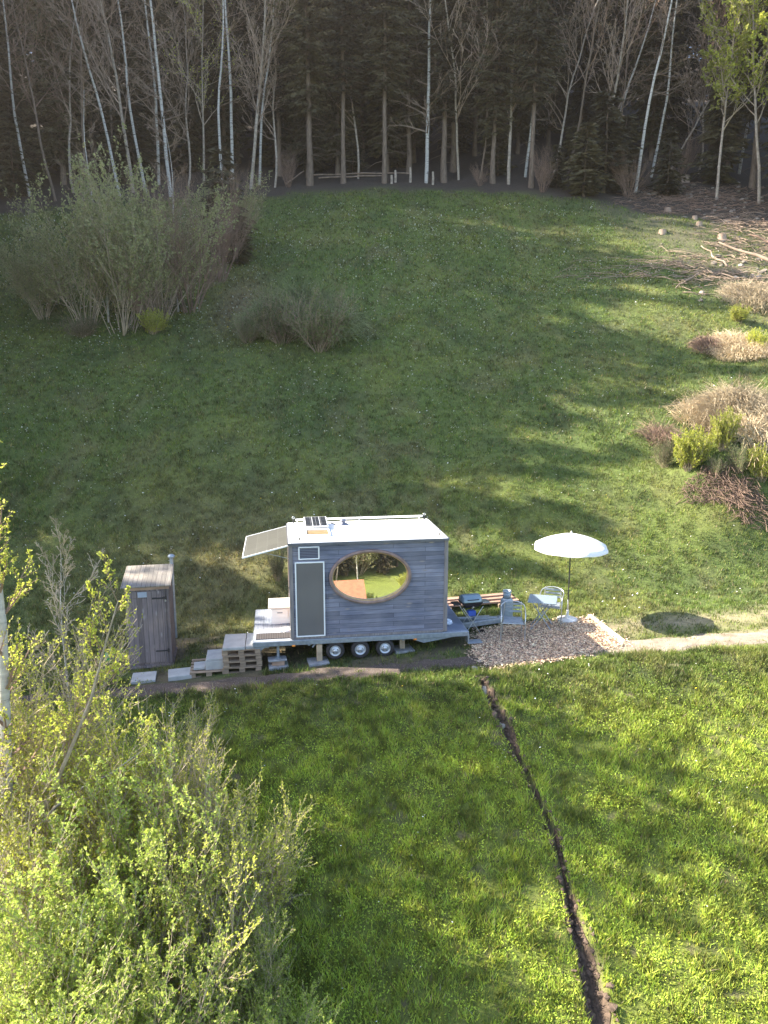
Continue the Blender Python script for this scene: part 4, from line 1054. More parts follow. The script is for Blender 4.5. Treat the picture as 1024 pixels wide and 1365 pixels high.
def spruce(k, x, y, s, rz, label, group=None, lean=0):
    h, a, c_ = SPR_ME[k]; t = empty('spruce_tree', (x, y, G(x, y)-.1), rz); t.scale = (s, s, s); t.rotation_euler = (lean, 0, rz)
    link('trunk', a, t); link('crown', c_, t); return tag(t, label, 'tree', group)
def young(x, y, s, label, sx=1.0):
    t = empty('young_spruce', (x, y, G(x, y)-.05), rnd.uniform(0, 6)); t.scale = (s*sx, s*sx, s); link('trunk', YS_ME[1], t); link('crown', YS_ME[2], t); return tag(t, label, 'tree')

# ---- bare broadleaf trees
def bare_tree(seed, h, rad, kids, leaf=None, crown0=.3, up=.10, wob=.035, kl=.36, ang=(.5, .95)):
    r = random.Random(seed); rs = np.random.RandomState(seed); segs = []; tips = []
    cfg = [dict(n=14, wob=wob, up=.04, kids=kids, a0=ang[0], a1=ang[1], kl=kl, start=crown0, tip=.12, cr=.40),
           dict(n=7, wob=.09, up=up, kids=8, a0=.4, a1=.9, kl=.42, start=.15, tip=.2),
           dict(n=4, wob=.13, up=.08, kids=4, a0=.4, a1=.9, kl=.45, start=.2, tip=.3),
           dict(n=2, wob=.15, up=.05)]
    grow(r, (0, 0, -.3), (0, 0, 1), h, rad, 0, cfg, segs, tips)
    S = np.array(segs); S[:, 6:] = np.maximum(S[:, 6:], .011)
    S[:14, 6:] *= .72; trunk = seg_mesh(S[:14], 8); br_ = seg_mesh(S[14:], 3)
    return trunk, br_, (leaves_on(tips, rs, leaf[0], leaf[1], leaf[2]) if leaf else None)
BT = {}
def bt(key, seed, h, rad, kids, bark, twig, leaf=None, leafmat=None, **kw):
    a, b_, l_ = bare_tree(seed, h, rad, kids, leaf, **kw)
    BT[key] = (h, mesh_np(key+'_trunk', a[0], a[1], bark, smooth=True), mesh_np(key+'_branches', b_[0], b_[1], twig), mesh_np(key+'_leaves', l_[0], l_[1], leafmat) if l_ else None)
bt('birch_a', 21, 20, .17, 46, M['birch'], M['birchtwig'], crown0=.14, kl=.17, up=.02, ang=(.85, 1.35))
bt('birch_b', 22, 18, .14, 22, M['birch'], M['birchtwig'], crown0=.30, kl=.20, up=.04, ang=(.7, 1.2))
bt('ash_a', 23, 21, .18, 34, M['palebark'], M['dead'], crown0=.20, kl=.27)
bt('ash_b', 24, 17, .12, 28, M['palebark'], M['dead'], crown0=.2, wob=.06)
bt('ash_c', 25, 19, .13, 20, M['bark'], M['twigred'], crown0=.3, wob=.05)
bt('beech', 26, 19, .16, 24, M['palebark'], M['twig'], (2, .16, .12), M['leaf'], crown0=.25)
bt('beech_full', 29, 19, .16, 36, M['palebark'], M['twig'], (6, .20, .16), M['leaf'], crown0=.28)
bt('sapling', 27, 8, .05, 18, M['birch'], M['twig'], (1, .07, .05), M['leafdim'], crown0=.25)
def tree(key, name, x, y, hh, rz, label, lean=(0, 0), group=None):
    h, a, b_, l_ = BT[key]; t = empty(name, (x, y, G(x, y)-.1), 0); s = hh/h; t.scale = (s, s, s)
    t.rotation_euler = (lean[0], lean[1], 0); q = Matrix.Rotation(rz, 4, 'Z')
    for nm, me in (('trunk', a), ('branches', b_), ('leaves', l_)):
        if me: o = link(nm, me, t); o.rotation_euler = (0, 0, rz)
    return tag(t, label, 'tree', group)

# ---- multi stemmed shrubs
def shrub(seed, h, stems, spread, kids, kids2, leaf, up=.05, rad=.022, kl=.42, base=.35):
    r = random.Random(seed); rs = np.random.RandomState(seed); segs = []; tips = []
    cfg = [dict(n=9, wob=.085, up=up, kids=kids, a0=.35, a1=.8, kl=kl, start=.22, tip=.15),
           dict(n=5, wob=.09, up=.09, kids=kids2, a0=.35, a1=.8, kl=.42, start=.15, tip=.25),
           dict(n=3, wob=.11, up=.08)]
    for k in range(stems):
        a = r.uniform(0, 2*PI); q = math.sqrt(r.random())*spread; b0_ = r.random()*base*h*.25
        d = vn((math.cos(a)*q, math.sin(a)*q, 1.0)); grow(r, (math.cos(a)*b0_, math.sin(a)*b0_, -.15), d, h*r.uniform(.6, 1.05), rad*r.uniform(.6, 1.3), 0, cfg, segs, tips)
    S = np.array(segs); S[:, 6:] = np.maximum(S[:, 6:], .0032)
    return seg_mesh(S, 3), (leaves_on(tips, rs, *leaf) if leaf else None)
SH = {}
def mkshrub(key, *a, twig='twig', leafm='leaf', **kw):
    b_, l_ = shrub(*a, **kw); SH[key] = (a[1], mesh_np(key+'_stems', b_[0], b_[1], M[twig]), mesh_np(key+'_leaves', l_[0], l_[1], M[leafm]) if l_ else None)
mkshrub('hazel_a', 31, 4.0, 24, .42, 15, 7, (4, .055, .042))
mkshrub('hazel_b', 32, 4.0, 22, .36, 15, 7, (3, .050, .036))
mkshrub('hazel_c', 33, 4.0, 22, .50, 15, 7, (7, .060, .048), leafm='leafmid')
mkshrub('far_a', 34, 8.0, 30, .62, 15, 6, (4, .14, .11), leafm='leafdim', rad=.026)
mkshrub('far_b', 35, 8.0, 28, .65, 15, 7, None, twig='twigred', rad=.04)
mkshrub('low_a', 36, 2.0, 50, 1.3, 12, 5, (2, .06, .04), leafm='leafdark', twig='dead', rad=.009)
mkshrub('low_b', 37, 1.5, 60, 1.0, 9, 4, (8, .05, .035), leafm='leaf', rad=.010)
def bush(key, name, x, y, hh, rz, label, group=None, sx=1.0, cat='shrub', lean=(0, 0), dz=0):
    h, a, l_ = SH[key]; s = hh/h; t = empty(name, (x, y, G(x, y)+dz), rz); t.scale = (s*sx, s*sx, s); t.rotation_euler = (lean[0], lean[1], rz)
    link('stems', a, t)
    if l_: link('leaves', l_, t)
    return tag(t, label, cat, group)
def tuft(name, x, y, n, R_, L, w, mat, label, seed, cat='grass tuft', flat=.6, dome=.3):
    rs = np.random.RandomState(seed); a = rs.uniform(0, 2*PI, n); q = np.sqrt(rs.rand(n))*R_
    X_ = x+np.cos(a)*q; Y_ = y+np.sin(a)*q; Z_ = H(X_, Y_)+dome*(1-(q/R_)**2)
    d = np.stack([np.cos(a)*flat*(q/R_)+rs.normal(size=n)*.45, np.sin(a)*flat*(q/R_)+rs.normal(size=n)*.45, rs.uniform(.25, 1.2, n)], -1); d /= np.linalg.norm(d, axis=1, keepdims=True)
    ll = rs.uniform(.5, 1.1, n)*L; P0 = np.stack([X_, Y_, Z_], -1)-np.array([x, y, G(x, y)]); P1_ = P0+d*ll[:, None]*.55
    d2 = d*1.0; d2[:, 2] -= rs.uniform(.3, 1.4, n); d2 /= np.linalg.norm(d2, axis=1, keepdims=True); P2_ = P1_+d2*ll[:, None]*.5
    S = np.concatenate([np.concatenate([P0, P1_, np.full((n, 1), w), np.full((n, 1), w*.8)], 1), np.concatenate([P1_, P2_, np.full((n, 1), w*.8), np.full((n, 1), w*.2)], 1)])
    V, F = seg_mesh(S, 3); o = link(name, mesh_np(name, V, F, mat), None, (x, y, G(x, y))); return tag(o, label, cat)

# ------------------------------------------------------------------ forest
used = []
def ok(x, y, d):
    for a in used:
        if (a[0]-x)**2+(a[1]-y)**2 < d*d: return False
    used.append((x, y)); return True
fr = [(413, 247, 1, 'thick spruce trunk at the left end of the forest edge, by the fallen poles'), (458, 244, 3, 'spruce at the forest edge second from the left end of the meadow top'), (513, 244, 3, 'spruce with bare lower trunk left of the tall white birch'),
      (592, 243, 1, 'thick flared spruce trunk just right of the tall white birch'), (657, 244, 0, 'spruce trunk between the flared spruce and the pale ash'), (708, 250, 3, 'slim spruce at the forest edge right of the pale ash'),
      (545, 232, 0, 'spruce standing a little inside the forest behind the tall white birch'), (1003, 250, 1, 'thick pale spruce trunk above the felled corner at the right edge')]
for u, v, k, lb in fr:
    p = gat(u, v); used.append((p.x, p.y)); spruce(k, p.x, p.y, rnd.uniform(.92, 1.06), rnd.uniform(0, 6), lb)
br = [('birch_a', 568, 244, 24, (0, R(.5)), 'tall straight white birch in the middle of the forest edge', 'birch_tree'),
      ('ash_a', 678, 246, 21, (0, R(-2)), 'pale bare ash at the forest edge right of the middle', 'ash_tree'),
      ('birch_b', 847, 257, 22, (R(2), R(6)), 'white birch leaning right beside the dark young spruce', 'birch_tree'),
      ('birch_b', 868, 236, 20, (0, R(8)), 'slim white birch leaning right behind the first leaning birch', 'birch_tree'),
      ('ash_b', 890, 236, 15, (0, R(17)), 'thin bare tree leaning strongly right above the felled corner', 'ash_tree'),
      ('ash_b', 930, 232, 16, (0, R(9)), 'thin bare tree left of the fresh green crown, above the felled corner', 'ash_tree'),
      ('ash_c', 755, 240, 20, (0, R(3)), 'dark bare tree just left of the young spruce bush', 'ash_tree'),
      ('ash_a', 797, 244, 20, (0, R(6)), 'pale bare tree rising behind the young spruce bush', 'ash_tree'),
      ('ash_c', 820, 240, 19, (0, R(10)), 'leaning bare tree between the young spruce bush and the white birch', 'ash_tree'),
      ('ash_c', 640, 238, 18, (0, R(5)), 'dark slim bare tree behind the pale ash', 'ash_tree'),
      ('beech_full', 955, 266, 17, (0, R(2)), 'tree with fresh yellow green leaves in the top right corner', 'beech_tree'),
      ('beech_full', 1012, 272, 19, (0, R(-3)), 'larger fresh green tree cut by the right edge of the photo', 'beech_tree'),
      ('birch_a', 228, 262, 23, (0, R(-1)), 'thickest pale trunk rising over the left shrub clump', 'birch_tree'),
      ('birch_b', 297, 256, 20, (0, R(0)), 'straight birch right of the thickest pale trunk', 'birch_tree'),
      ('birch_b', 310, 250, 23, (0, R(1.5)), 'brightest white birch above the small dark conifer', 'birch_tree'),
      ('ash_a', 334, 252, 22, (0, R(3)), 'pale ash with bright branches at the right of the left tree group', 'ash_tree'),
      ('ash_b', 366, 250, 17, (0, R(2)), 'small bare tree left of the first thick spruce', 'ash_tree'),
      ('birch_b', 195, 258, 21, (0, R(-7)), 'birch leaning left behind the left shrub clump', 'birch_tree'),
      ('ash_a', 178, 256, 21, (0, R(-4)), 'pale trunk leaning slightly left behind the left shrub clump', 'ash_tree'),
      ('birch_b', 160, 262, 20, (0, R(-10)), 'slim birch leaning most to the left in the left tree group', 'birch_tree'),
      ('ash_b', 250, 252, 17, (0, R(7)), 'thin bare tree leaning right between two straight birches', 'ash_tree'),
      ('ash_b', 612, 240, 19, (0, R(2)), 'slender bare tree just right of the flared spruce trunk', 'ash_tree'),
      ('birch_b', 700, 236, 20, (0, R(4)), 'thin birch behind the gap between the pale ash and the slim spruce', 'birch_tree'),
      ('ash_b', 735, 243, 19, (0, R(7)), 'thin bare tree leaning right at the left of the young spruce bush', 'ash_tree'),
      ('birch_b', 808, 232, 19, (0, R(12)), 'thin birch crossing behind the leaning bare tree', 'birch_tree'),
      ('ash_c', 910, 226, 19, (0, R(5)), 'dark bare tree behind the tallest stump', 'ash_tree'),
      ('birch_b', 985, 232, 20, (0, R(4)), 'thin birch between the two fresh green crowns', 'birch_tree'),
      ('ash_b', 477, 238, 18, (0, R(-3)), 'slender bare tree behind the long fallen poles', 'ash_tree'),
      ('birch_b', 346, 246, 19, (0, R(5)), 'thin birch beside the bright pale ash on the left', 'birch_tree'),
      ('birch_b', 212, 246, 22, (0, R(1)), 'thin birch right behind the thickest pale trunk', 'birch_tree'),
      ('ash_b', 98, 256, 18, (0, R(-9)), 'thin pale tree leaning left near the top left corner', 'ash_tree'),
      ('birch_b', 40, 262, 20, (0, R(-6)), 'slim birch at the extreme left of the forest edge', 'birch_tree'),
      ('beech', 272, 244, 15, (0, R(3)), 'slender tree with pale green leaves inside the left tree group', 'beech_tree'),
      ('ash_c', 120, 262, 19, (0, R(-6)), 'brown bare tree at the far left of the tree group', 'ash_tree'),
      ('ash_c', 75, 268, 19, (0, R(-3)), 'brown bare tree nearest to the top left corner', 'ash_tree'),
      ('ash_c', 145, 245, 20, (0, R(8)), 'brown bare tree leaning right in the top left tree group', 'ash_tree')]
for k, (key, u, v, hh, ln, lb, nm) in enumerate(br):
    p = gat(u, v); used.append((p.x, p.y)); tree(key, nm, p.x, p.y, hh, k*1.7, lb, ln)
ns = 0
for x, y in ((17, 66), (20, 70), (23, 66), (26, 71), (14, 71), (29, 66), (21.5, 76), (17.5, 78), (25.5, 79)): used.append((x, y)); spruce(2, x, y, rnd.uniform(1.0, 1.2), rnd.uniform(0, 6), 'dark spruce standing inside the shaded forest behind the meadow', 'spruces inside the shaded forest')
for row, (dy, sp) in enumerate([(5.0, 2.8), (7.5, 2.8), (11, 3.3), (15, 3.6), (20, 4.0), (26, 4.3), (33, 4.6), (41, 5.0)]):
    x = -48
    while x < 50:
        xx = x+rnd.uniform(-1, 1); yy = float(edge_y(xx))+dy+rnd.uniform(-1, 1); x += sp
        if abs(xx) > .60*yy+3: continue
        if row == 0 and xx > 11: continue
        if not ok(xx, yy, 1.9): continue
        spruce(rnd.choice((0, 0, 1, 3) if row < 1 else (0, 2, 2, 3)), xx, yy, rnd.uniform(.85, 1.12), rnd.uniform(0, 6), 'dark spruce standing inside the shaded forest behind the meadow', 'spruces inside the shaded forest'); ns += 1
# undergrowth at the edge
for k in range(46):
    x = rnd.uniform(-30, 30) if k > 14 else rnd.uniform(-32, -14); yy = float(edge_y(x))+rnd.uniform(5, 16)
    if not ok(x, yy, 1.0): continue
    o = young(x, yy, rnd.uniform(.6, 1.25), 'young dark spruce in the undergrowth inside the forest', 1.3); o['group'] = 'young spruces in the forest undergrowth'
for k, (u, v, s, lb, sx) in enumerate([(778, 262, .80, 'broad dark young spruce bush at the forest edge right of the middle', 1.5), (812, 250, .62, 'smaller young spruce to the right of the broad dark one', 1.3), (742, 250, .5, 'low young spruce left of the broad dark one', 1.2),
                                       (300, 345, 1.0, 'small dark conifer at the right end of the left shrub clump', 1.15), (316, 352, .55, 'low dark conifer at the foot of the small dark conifer', 1.5)]):
    p = gat(u, v); young(p.x, p.y, s, lb, sx)
for k, (u, v, hh, key, lb) in enumerate([(838, 262, 3.0, 'far_b', 'brown bare brush right of the young spruce bush'), (724, 256, 2.6, 'far_b', 'brown bare brush at the forest edge right of the slim spruce'), (905, 240, 3.0, 'far_b', 'brown bare brush along the back of the felled corner'),
                                       (960, 236, 3.4, 'far_b', 'brown bare brush below the fresh green crown'), (385, 250, 2.6, 'far_b', 'bare brush left of the thick first spruce'), (640, 248, 1.4, 'far_b', 'low bare brush at the foot of the pale ash')]):
    p = gat(u, v); bush(key, 'bare_brush', p.x, p.y, hh, k*1.3, lb)
# fence stubs and fallen poles
for k, (u, v, h_, lb) in enumerate([(522, 245, .55, 'short wooden stub left of the white birch'), (547, 243, 1.0, 'taller wooden stub left of the white birch'), (577, 246, .85, 'wooden stub between the white birch and the flared spruce'), (527, 243, .8, 'wooden stub just inside the forest edge')]):
    p = gat(u, v); mb = MB(); mb.tube([(0, 0, -.1), (.02, 0, h_*.5), (.0, .03, h_)], [.10, .09, .08], 8); o = mb.build('fence_stub', M['palebark'], None, (p.x, p.y, p.z)); tag(o, lb, 'post')
def log(name, a, b_, ra, rb, mat, label, cat='log', n=6, wob=.04, seed=1, lift=.0):
    r = random.Random(seed); a = Vector(a); b_ = Vector(b_); pts_ = []; L_ = (b_-a).length
    for k in range(n+1):
        t = k/n; q = a.lerp(b_, t); q += Vector((r.uniform(-1, 1), r.uniform(-1, 1), r.uniform(-.5, 1)))*wob*L_*(.3 if k in (0, n) else 1); pts_.append(q-a)
    mb = MB(); mb.tube(pts_, [ra+(rb-ra)*k/n for k in range(n+1)], 8); o = mb.build(name, mat, None, a); return tag(o, label, cat)
for k, (u0, v0, u1, v1, lb) in enumerate([(382, 250, 405, 237, 'leaning pole at the left end of the forest edge'), (418, 238, 500, 240, 'upper long pole lying along the forest edge'), (425, 242, 512, 243, 'lower long pole lying along the forest edge'), (470, 236, 545, 240, 'short pole lying across behind the two long ones')]):
    log('fallen_pole', gat(u0, v0, .25), gat(u1, v1, .45), .055, .04, M['dead'], lb, 'pole', seed=k, wob=.008)

# ------------------------------------------------------------------ felled corner on the right
log('dead_trunk', gat(957, 337, .55), gat(1032, 362, .45), .05, .10, M['dead'], 'pale dead trunk lying at the right edge of the meadow', seed=3, wob=.02)
log('dead_trunk', gat(934, 341, .5), gat(968, 360, .2), .03, .05, M['dead'], 'short forked dead branch left of the pale dead trunk', seed=4, wob=.05)
log('dead_trunk', gat(1000, 322, .35), gat(1045, 345, .6), .05, .08, M['oldtwig'], 'brown dead trunk above the pale one at the right edge', seed=5, wob=.03)
log('dead_trunk', gat(900, 388, .12), gat(930, 372, .25), .03, .05, M['dead'], 'thin dead branch on the grass left of the brush', seed=6, wob=.05)
for k, (u, v, r_, h_, lb) in enumerate([(913, 243, .28, .45, 'tallest tree stump with pale cut top'), (890, 282, .2, .2, 'low pale stump on the left of the felled corner'), (962, 318, .22, .25, 'pale round stump above the dead trunk'), (932, 300, .16, .2, 'small pale stump in the middle of the felled corner'),
                                        (926, 292, .15, .18, 'smallest pale stump in the middle of the felled corner'), (883, 311, .2, .2, 'grey stump at the left border of the felled corner')]):
    p = gat(u, v); mb = MB(); mb.lathe([(r_*1.4, -.15), (r_*1.15, h_*.3), (r_, h_)], (0, 0, 0), 12); cf = MB(); cf.add([(r_*.99*math.cos(q), r_*.99*math.sin(q), h_+.003) for q in [2*PI*i/12 for i in range(12)]], [tuple(range(12))])
    t = mb.build('tree_stump', M['dead'], None, p); cf.build('cut_face', M['post'], t); tag(t, lb, 'stump')
# sticks and brash
def sticks(name, pts_uv, n, R_, L, rr, mat, label, seed, cat='brushwood', pile=.3):
    rs = np.random.RandomState(seed); S = []
    for k in range(n):
        u, v = pts_uv[rs.randint(len(pts_uv))]; p = cachep(u, v); a = rs.uniform(0, 2*PI); q = math.sqrt(rs.rand())*R_
        x, y = p.x+math.cos(a)*q*1.4, p.y+math.sin(a)*q; l = L*rs.uniform(.25, 1.1); b_ = rs.uniform(0, 2*PI)
        z = float(H(x, y))+rs.rand()*pile*(1-q/R_)+.02; bx, by = math.cos(b_)*l/2, math.sin(b_)*l/2; r_ = rr*rs.uniform(.4, 1.5)
        z0 = max(z+rs.normal()*.08, float(H(x-bx, y-by))+.02); z1 = max(z+rs.normal()*.08, float(H(x+bx, y+by))+.02)
        mx, my, mz = x+rs.normal()*.05*l, y+rs.normal()*.05*l, (z0+z1)/2+abs(rs.normal())*.06*l+.02
        S.append((x-bx, y-by, z0, mx, my, mz, r_, r_*.8)); S.append((mx, my, mz, x+bx, y+by, z1, r_*.8, r_*.4))
    V, F = seg_mesh(S, 4); tag(link(name, mesh_np(name, V, F, mat)), label, cat, kind='stuff')
_cp = {}
def cachep(u, v):
    if (u, v) not in _cp: _cp[(u, v)] = gat(u, v)
    return _cp[(u, v)]
sticks('brushwood', [(880, 262), (905, 258), (930, 262), (960, 275), (990, 262), (900, 275), (870, 275), (1010, 285)], 1100, 2.0, .9, .014, M['twigred'], 'grey brown brushwood strewn over the felled corner under the trees', 51)
sticks('dry_brash', [(975, 320), (1000, 340), (940, 355), (1010, 380), (905, 362), (960, 385), (1020, 310), (985, 300)], 1000, 1.7, 1.2, .015, M['dead'], 'pale dry brash heaped round the dead trunk at the right edge', 52, pile=.45)
sticks('thin_brash', [(860, 362), (800, 362), (890, 350)], 90, 1.6, 1.8, .014, M['dead'], 'few thin dry branches lying on the meadow edge', 53, pile=.05)
sticks('old_brash', [(965, 655), (985, 660), (1000, 680), (940, 655)], 900, .5, .5, .009, M['oldtwig'], 'reddish brown brash at the foot of the right mound', 54, pile=.2)
rs = np.random.RandomState(8); P = []; S = []
for k in range(150):
    u, v = [(880, 262), (905, 258), (960, 285), (990, 262), (1010, 345), (1000, 385), (985, 365)][rs.randint(7)]; p = cachep(u, v)
    x, y = p.x+rs.normal()*1.6, p.y+rs.normal()*1.1; P.append((x, y, float(H(x, y))+.04)); S.append(rs.uniform(.05, .2))
tag(link('rubble', blobs('rubble', P, S, M['rubble'], rs, .6)), 'pale stones and bark rubble lying among the brash', 'rubble', kind='stuff')

# right mound and tufts
def tuftat(u, v, *a, **k): p = gat(u, v); return tuft('dry_grass_tuft', p.x, p.y, *a, **k)
tuftat(985, 575, 3000, 1.35, 1.1, .009, M['dry'], 'big bleached dry grass heap on top of the right mound', 61, dome=.9, flat=.9)
tuftat(1020, 600, 800, 1.0, 1.0, .011, M['dry'], 'dry grass hanging over the right end of the mound', 62, dome=.5)
tuftat(930, 560, 500, .8, .8, .007, M['dry'], 'thin dry grass at the left shoulder of the mound', 63, dome=.3)
tuftat(940, 468, 450, .45, .6, .010, M['twigred'], 'round brown grass tuft on the meadow above the mound', 64, dome=.35)
tuftat(985, 470, 1800, 1.3, .6, .010, M['dry'], 'pale dry grass patch right of the brown tuft', 65, dome=.3)
tuftat(1010, 400, 1500, 1.6, .7, .011, M['dry'], 'dry yellow grass below the dead trunk', 66, dome=.3)
tuftat(878, 590, 350, .4, .9, .006, M['twigred'], 'brown stalks at the left end of the mound', 67, dome=.2)
for k, (u, v, hh, key, sx, lb) in enumerate([(918, 625, 1.35, 'low_b', .8, 'bright green round bush on the left of the mound'), (985, 630, 1.0, 'low_a', .6, 'mossy brown bush in the middle of the mound'), (1015, 640, 1.1, 'low_b', .7, 'green bush at the right end of the mound'),
                                             (885, 625, 1.1, 'low_a', .45, 'small brown bush at the left foot of the mound'), (955, 635, .7, 'low_a', .6, 'low dark bush under the bright green one'), (1010, 470, 1.0, 'low_b', .8, 'yellow green bush behind the pale grass patch'), (962, 600, 1.3, 'low_b', .55, 'green leafy bush between the dry heap and the bright green bush'), (1000, 540, .8, 'low_a', .8, 'olive twigs at the back of the dry heap'), (985, 430, .8, 'low_b', .9, 'low yellow green bush on the slope below the dead trunk')]):
    p = gat(u, v); bush(key, 'round_bush', p.x, p.y, hh, k*2.1, lb, sx=sx, cat='bush')

# mid meadow bush group
p0 = gat(385, 470)
for k, (u, v, hh, key, sx, lb) in enumerate([(425, 468, 2.9, 'low_a', .85, 'brown twiggy bush at the right of the bush group on the meadow'), (330, 458, 1.5, 'low_a', .8, 'low brown bush at the left of the bush group on the meadow'), (375, 458, 2.5, 'low_a', .8, 'dark brown bush in the middle of the bush group on the meadow')]):
    p = gat(u, v); bush(key, 'twiggy_bush', p.x, p.y, hh, k*2.1, lb, sx=sx, cat='bush')
for k, (u, v, n, R_, L, lb) in enumerate([(400, 425, 1800, 1.2, 1.6, 'green shoots rising at the top of the bush group on the meadow'), (355, 440, 1000, .9, 1.1, 'grey green shoots at the upper left of the bush group'), (445, 450, 900, .8, 1.5, 'green shoots leaning out at the right of the bush group')]):
    p = gat(u, v); tuft('shoot_clump', p.x, p.y, n, R_, L, .016, M['shoot'], lb, 70+k, cat='bush', dome=.5)
p = gat(370, 775); bush('low_a', 'dark_bush', p.x, p.y, 1.15, 0, 'small dark bush on the bank left of the cabin', sx=.35, cat='bush')

# left shrub clump
for k, (u, v, vt, key, lb) in enumerate([(60, 425, 300, 'far_a', 'pale green shrub at the left end of the left clump'), (115, 432, 215, 'far_a', 'tall light green shrub second from the left in the clump'), (165, 445, 190, 'far_a', 'tallest light green shrub in front of the clump'),
                                         (215, 430, 210, 'far_a', 'green shrub right of the tallest one in the clump'), (255, 415, 215, 'far_b', 'purple brown bare shrub at the right of the clump'), (290, 375, 205, 'far_b', 'bare grey shrub behind the small dark conifer'), (305, 335, 215, 'far_a', 'pale olive shrub hanging out at the right end of the clump'), (200, 440, 330, 'far_b', 'low brown thicket at the foot of the clump')]):
    p = gat(u, v); top_p = aty(u, vt, p.y); bush(key, 'hazel_shrub', p.x, p.y, max(2, (top_p.z-p.z))*.86, k*1.9, lb, sx=1.0 if key == 'far_a' else .9)
for k, (u, v, vt, lb) in enumerate([(148, 425, 150, 'white slender birch rising out of the left clump'), (240, 412, 190, 'second white slender birch in the right part of the left clump')]):
    p = gat(u, v); tree('birch_b', 'birch_tree', p.x, p.y-.3, (aty(u, vt, p.y).z-p.z)*1.15, k*2, lb, (0, R(-1-k)))
for k, (u, v, lb) in enumerate([(205, 445, 'low bright green bush at the foot of the left clump'), (110, 450, 'low mossy bush at the left foot of the left clump')]):
    p = gat(u, v); bush('low_b' if k == 0 else 'low_a', 'low_bush', p.x, p.y, 1.1, k, lb, cat='bush')

# ------------------------------------------------------------------ foreground shrubs
FG = [(12, 790, 9.6, 'hazel_b', 'tallest shrub at the left edge, behind the near birch'), (70, 870, 9.5, 'hazel_b', 'tall budding shrub right behind the near birch'), (145, 925, 9.6, 'hazel_a', 'budding shrub in front of the shed'),
      (235, 935, 9.3, 'hazel_b', 'budding shrub in front of the pallet steps'), (300, 985, 9.0, 'hazel_a', 'outer right shrub of the upper row below the trailer'), (345, 1050, 8.5, 'hazel_a', 'rightmost arching shrub of the lower left thicket'),
      (60, 960, 7.8, 'hazel_a', 'dense shrub just right of the near birch trunk'), (170, 1000, 7.8, 'hazel_c', 'leafy shrub in the middle of the lower left thicket'), (275, 1080, 7.6, 'hazel_a', 'leafy shrub right of the middle of the thicket'),
      (345, 1190, 7.4, 'hazel_c', 'leafy shrub at the lower right border of the thicket'), (110, 1130, 6.6, 'hazel_c', 'low leafy shrub near the bottom left corner'), (225, 1190, 6.5, 'hazel_c', 'low bright leafy shrub at the bottom of the thicket'),
      (30, 1220, 6.2, 'hazel_c', 'leafy shrub in the bottom left corner by the birch foot'), (400, 1300, 7.0, 'hazel_c', 'small leafy outlier shrub right of the thicket')]
for k, (u, v, y, key, lb) in enumerate(FG):
    q = aty(u, v, y); g_ = G(q.x, y); bush(key, 'hazel_shrub', q.x-.25, y, (q.z-g_)*.86, k*2.4, lb, sx=.95, lean=(0, R(5)))
# near birch
r = random.Random(5); segs = []; tips = []
def P3(u, v, y): q = aty(u, v, y); return (q.x, q.y, q.z)
tp = [P3(24, 1500, 8.6), P3(19, 1365, 8.6), P3(14, 1200, 8.6), P3(10, 1080, 8.6), P3(7, 950, 8.62), P3(3, 830, 8.64), P3(-6, 750, 8.66), P3(-18, 690, 8.7), P3(-28, 640, 8.7)]
g0 = G(tp[0][0], tp[0][1]); tp = [(tp[0][0]+.03, tp[0][1], g0-.1)]+tp[1:]
rads = [.105, .09, .082, .076, .066, .055, .045, .033, .018]
ox, oy, oz = tp[0]; lo = lambda q: (q[0]-ox, q[1]-oy, q[2]-oz)
t = empty('near_birch', (ox, oy, oz)); tag(t, 'pale barked birch rising along the left edge in front of the shrubs', 'tree')
mb = MB(); mb.tube([lo(q) for q in tp], rads, 12); mb.build('trunk', M['birch'], t)
lm = [P3(14, 1165, 8.6), P3(45, 1105, 8.55), P3(72, 1050, 8.5), P3(98, 990, 8.45), P3(122, 930, 8.4), P3(140, 860, 8.35), P3(158, 800, 8.3)]
mb = MB(); mb.tube([lo(q) for q in lm], [.042, .036, .03, .024, .018, .013, .006], 8); mb.build('limb', M['palebark'], t)
lm2 = [P3(40, 1115, 8.55), P3(75, 1075, 8.7), P3(110, 1050, 8.8), P3(150, 1030, 8.9), P3(190, 1000, 9.0)]
mb = MB(); mb.tube([lo(q) for q in lm2], [.024, .02, .015, .011, .005], 6); mb.build('limb', M['birch'], t)
cfg = [dict(n=7, wob=.07, up=.10, kids=9, a0=.4, a1=.9, kl=.4, start=.15, tip=.2), dict(n=4, wob=.1, up=.08, kids=5, a0=.4, a1=.9, kl=.45, start=.15, tip=.3), dict(n=3, wob=.12, up=.05)]
def off(poly, rads, n, L, t0, ang):
    for k in range(n):
        t_ = t0+(1-t0)*(k+r.random())/n; f_ = t_*(len(poly)-1); i_ = min(int(f_), len(poly)-2); g_ = f_-i_
        a, b_ = poly[i_], poly[i_+1]; p = tuple(a[j]*(1-g_)+b_[j]*g_ for j in range(3)); d = vn(tuple(b_[j]-a[j] for j in range(3)))
        grow(r, lo(p), sidedir(r, d, r.uniform(*ang)), L*r.uniform(.6, 1.2)*(1-.4*t_), rads[i_]*.38, 0, cfg, segs, tips)
off(tp, rads, 30, 1.15, .35, (.6, 1.1)); off(lm, [.04, .035, .03, .024, .018, .013], 14, .9, .3, (.5, .9)); off(lm2, [.024, .02, .015, .011], 8, .8, .3, (.5, .9))
S = np.array(segs); S[:, 6:] = np.maximum(S[:, 6:], .003); V, F = seg_mesh(S, 3); link('twigs', mesh_np('birch_twigs', V, F, M['twigred']), t)
V, F = leaves_on(tips, np.random.RandomState(3), 3, .035, .028); link('leaves', mesh_np('birch_leaves', V, F, M['leaf']), t)
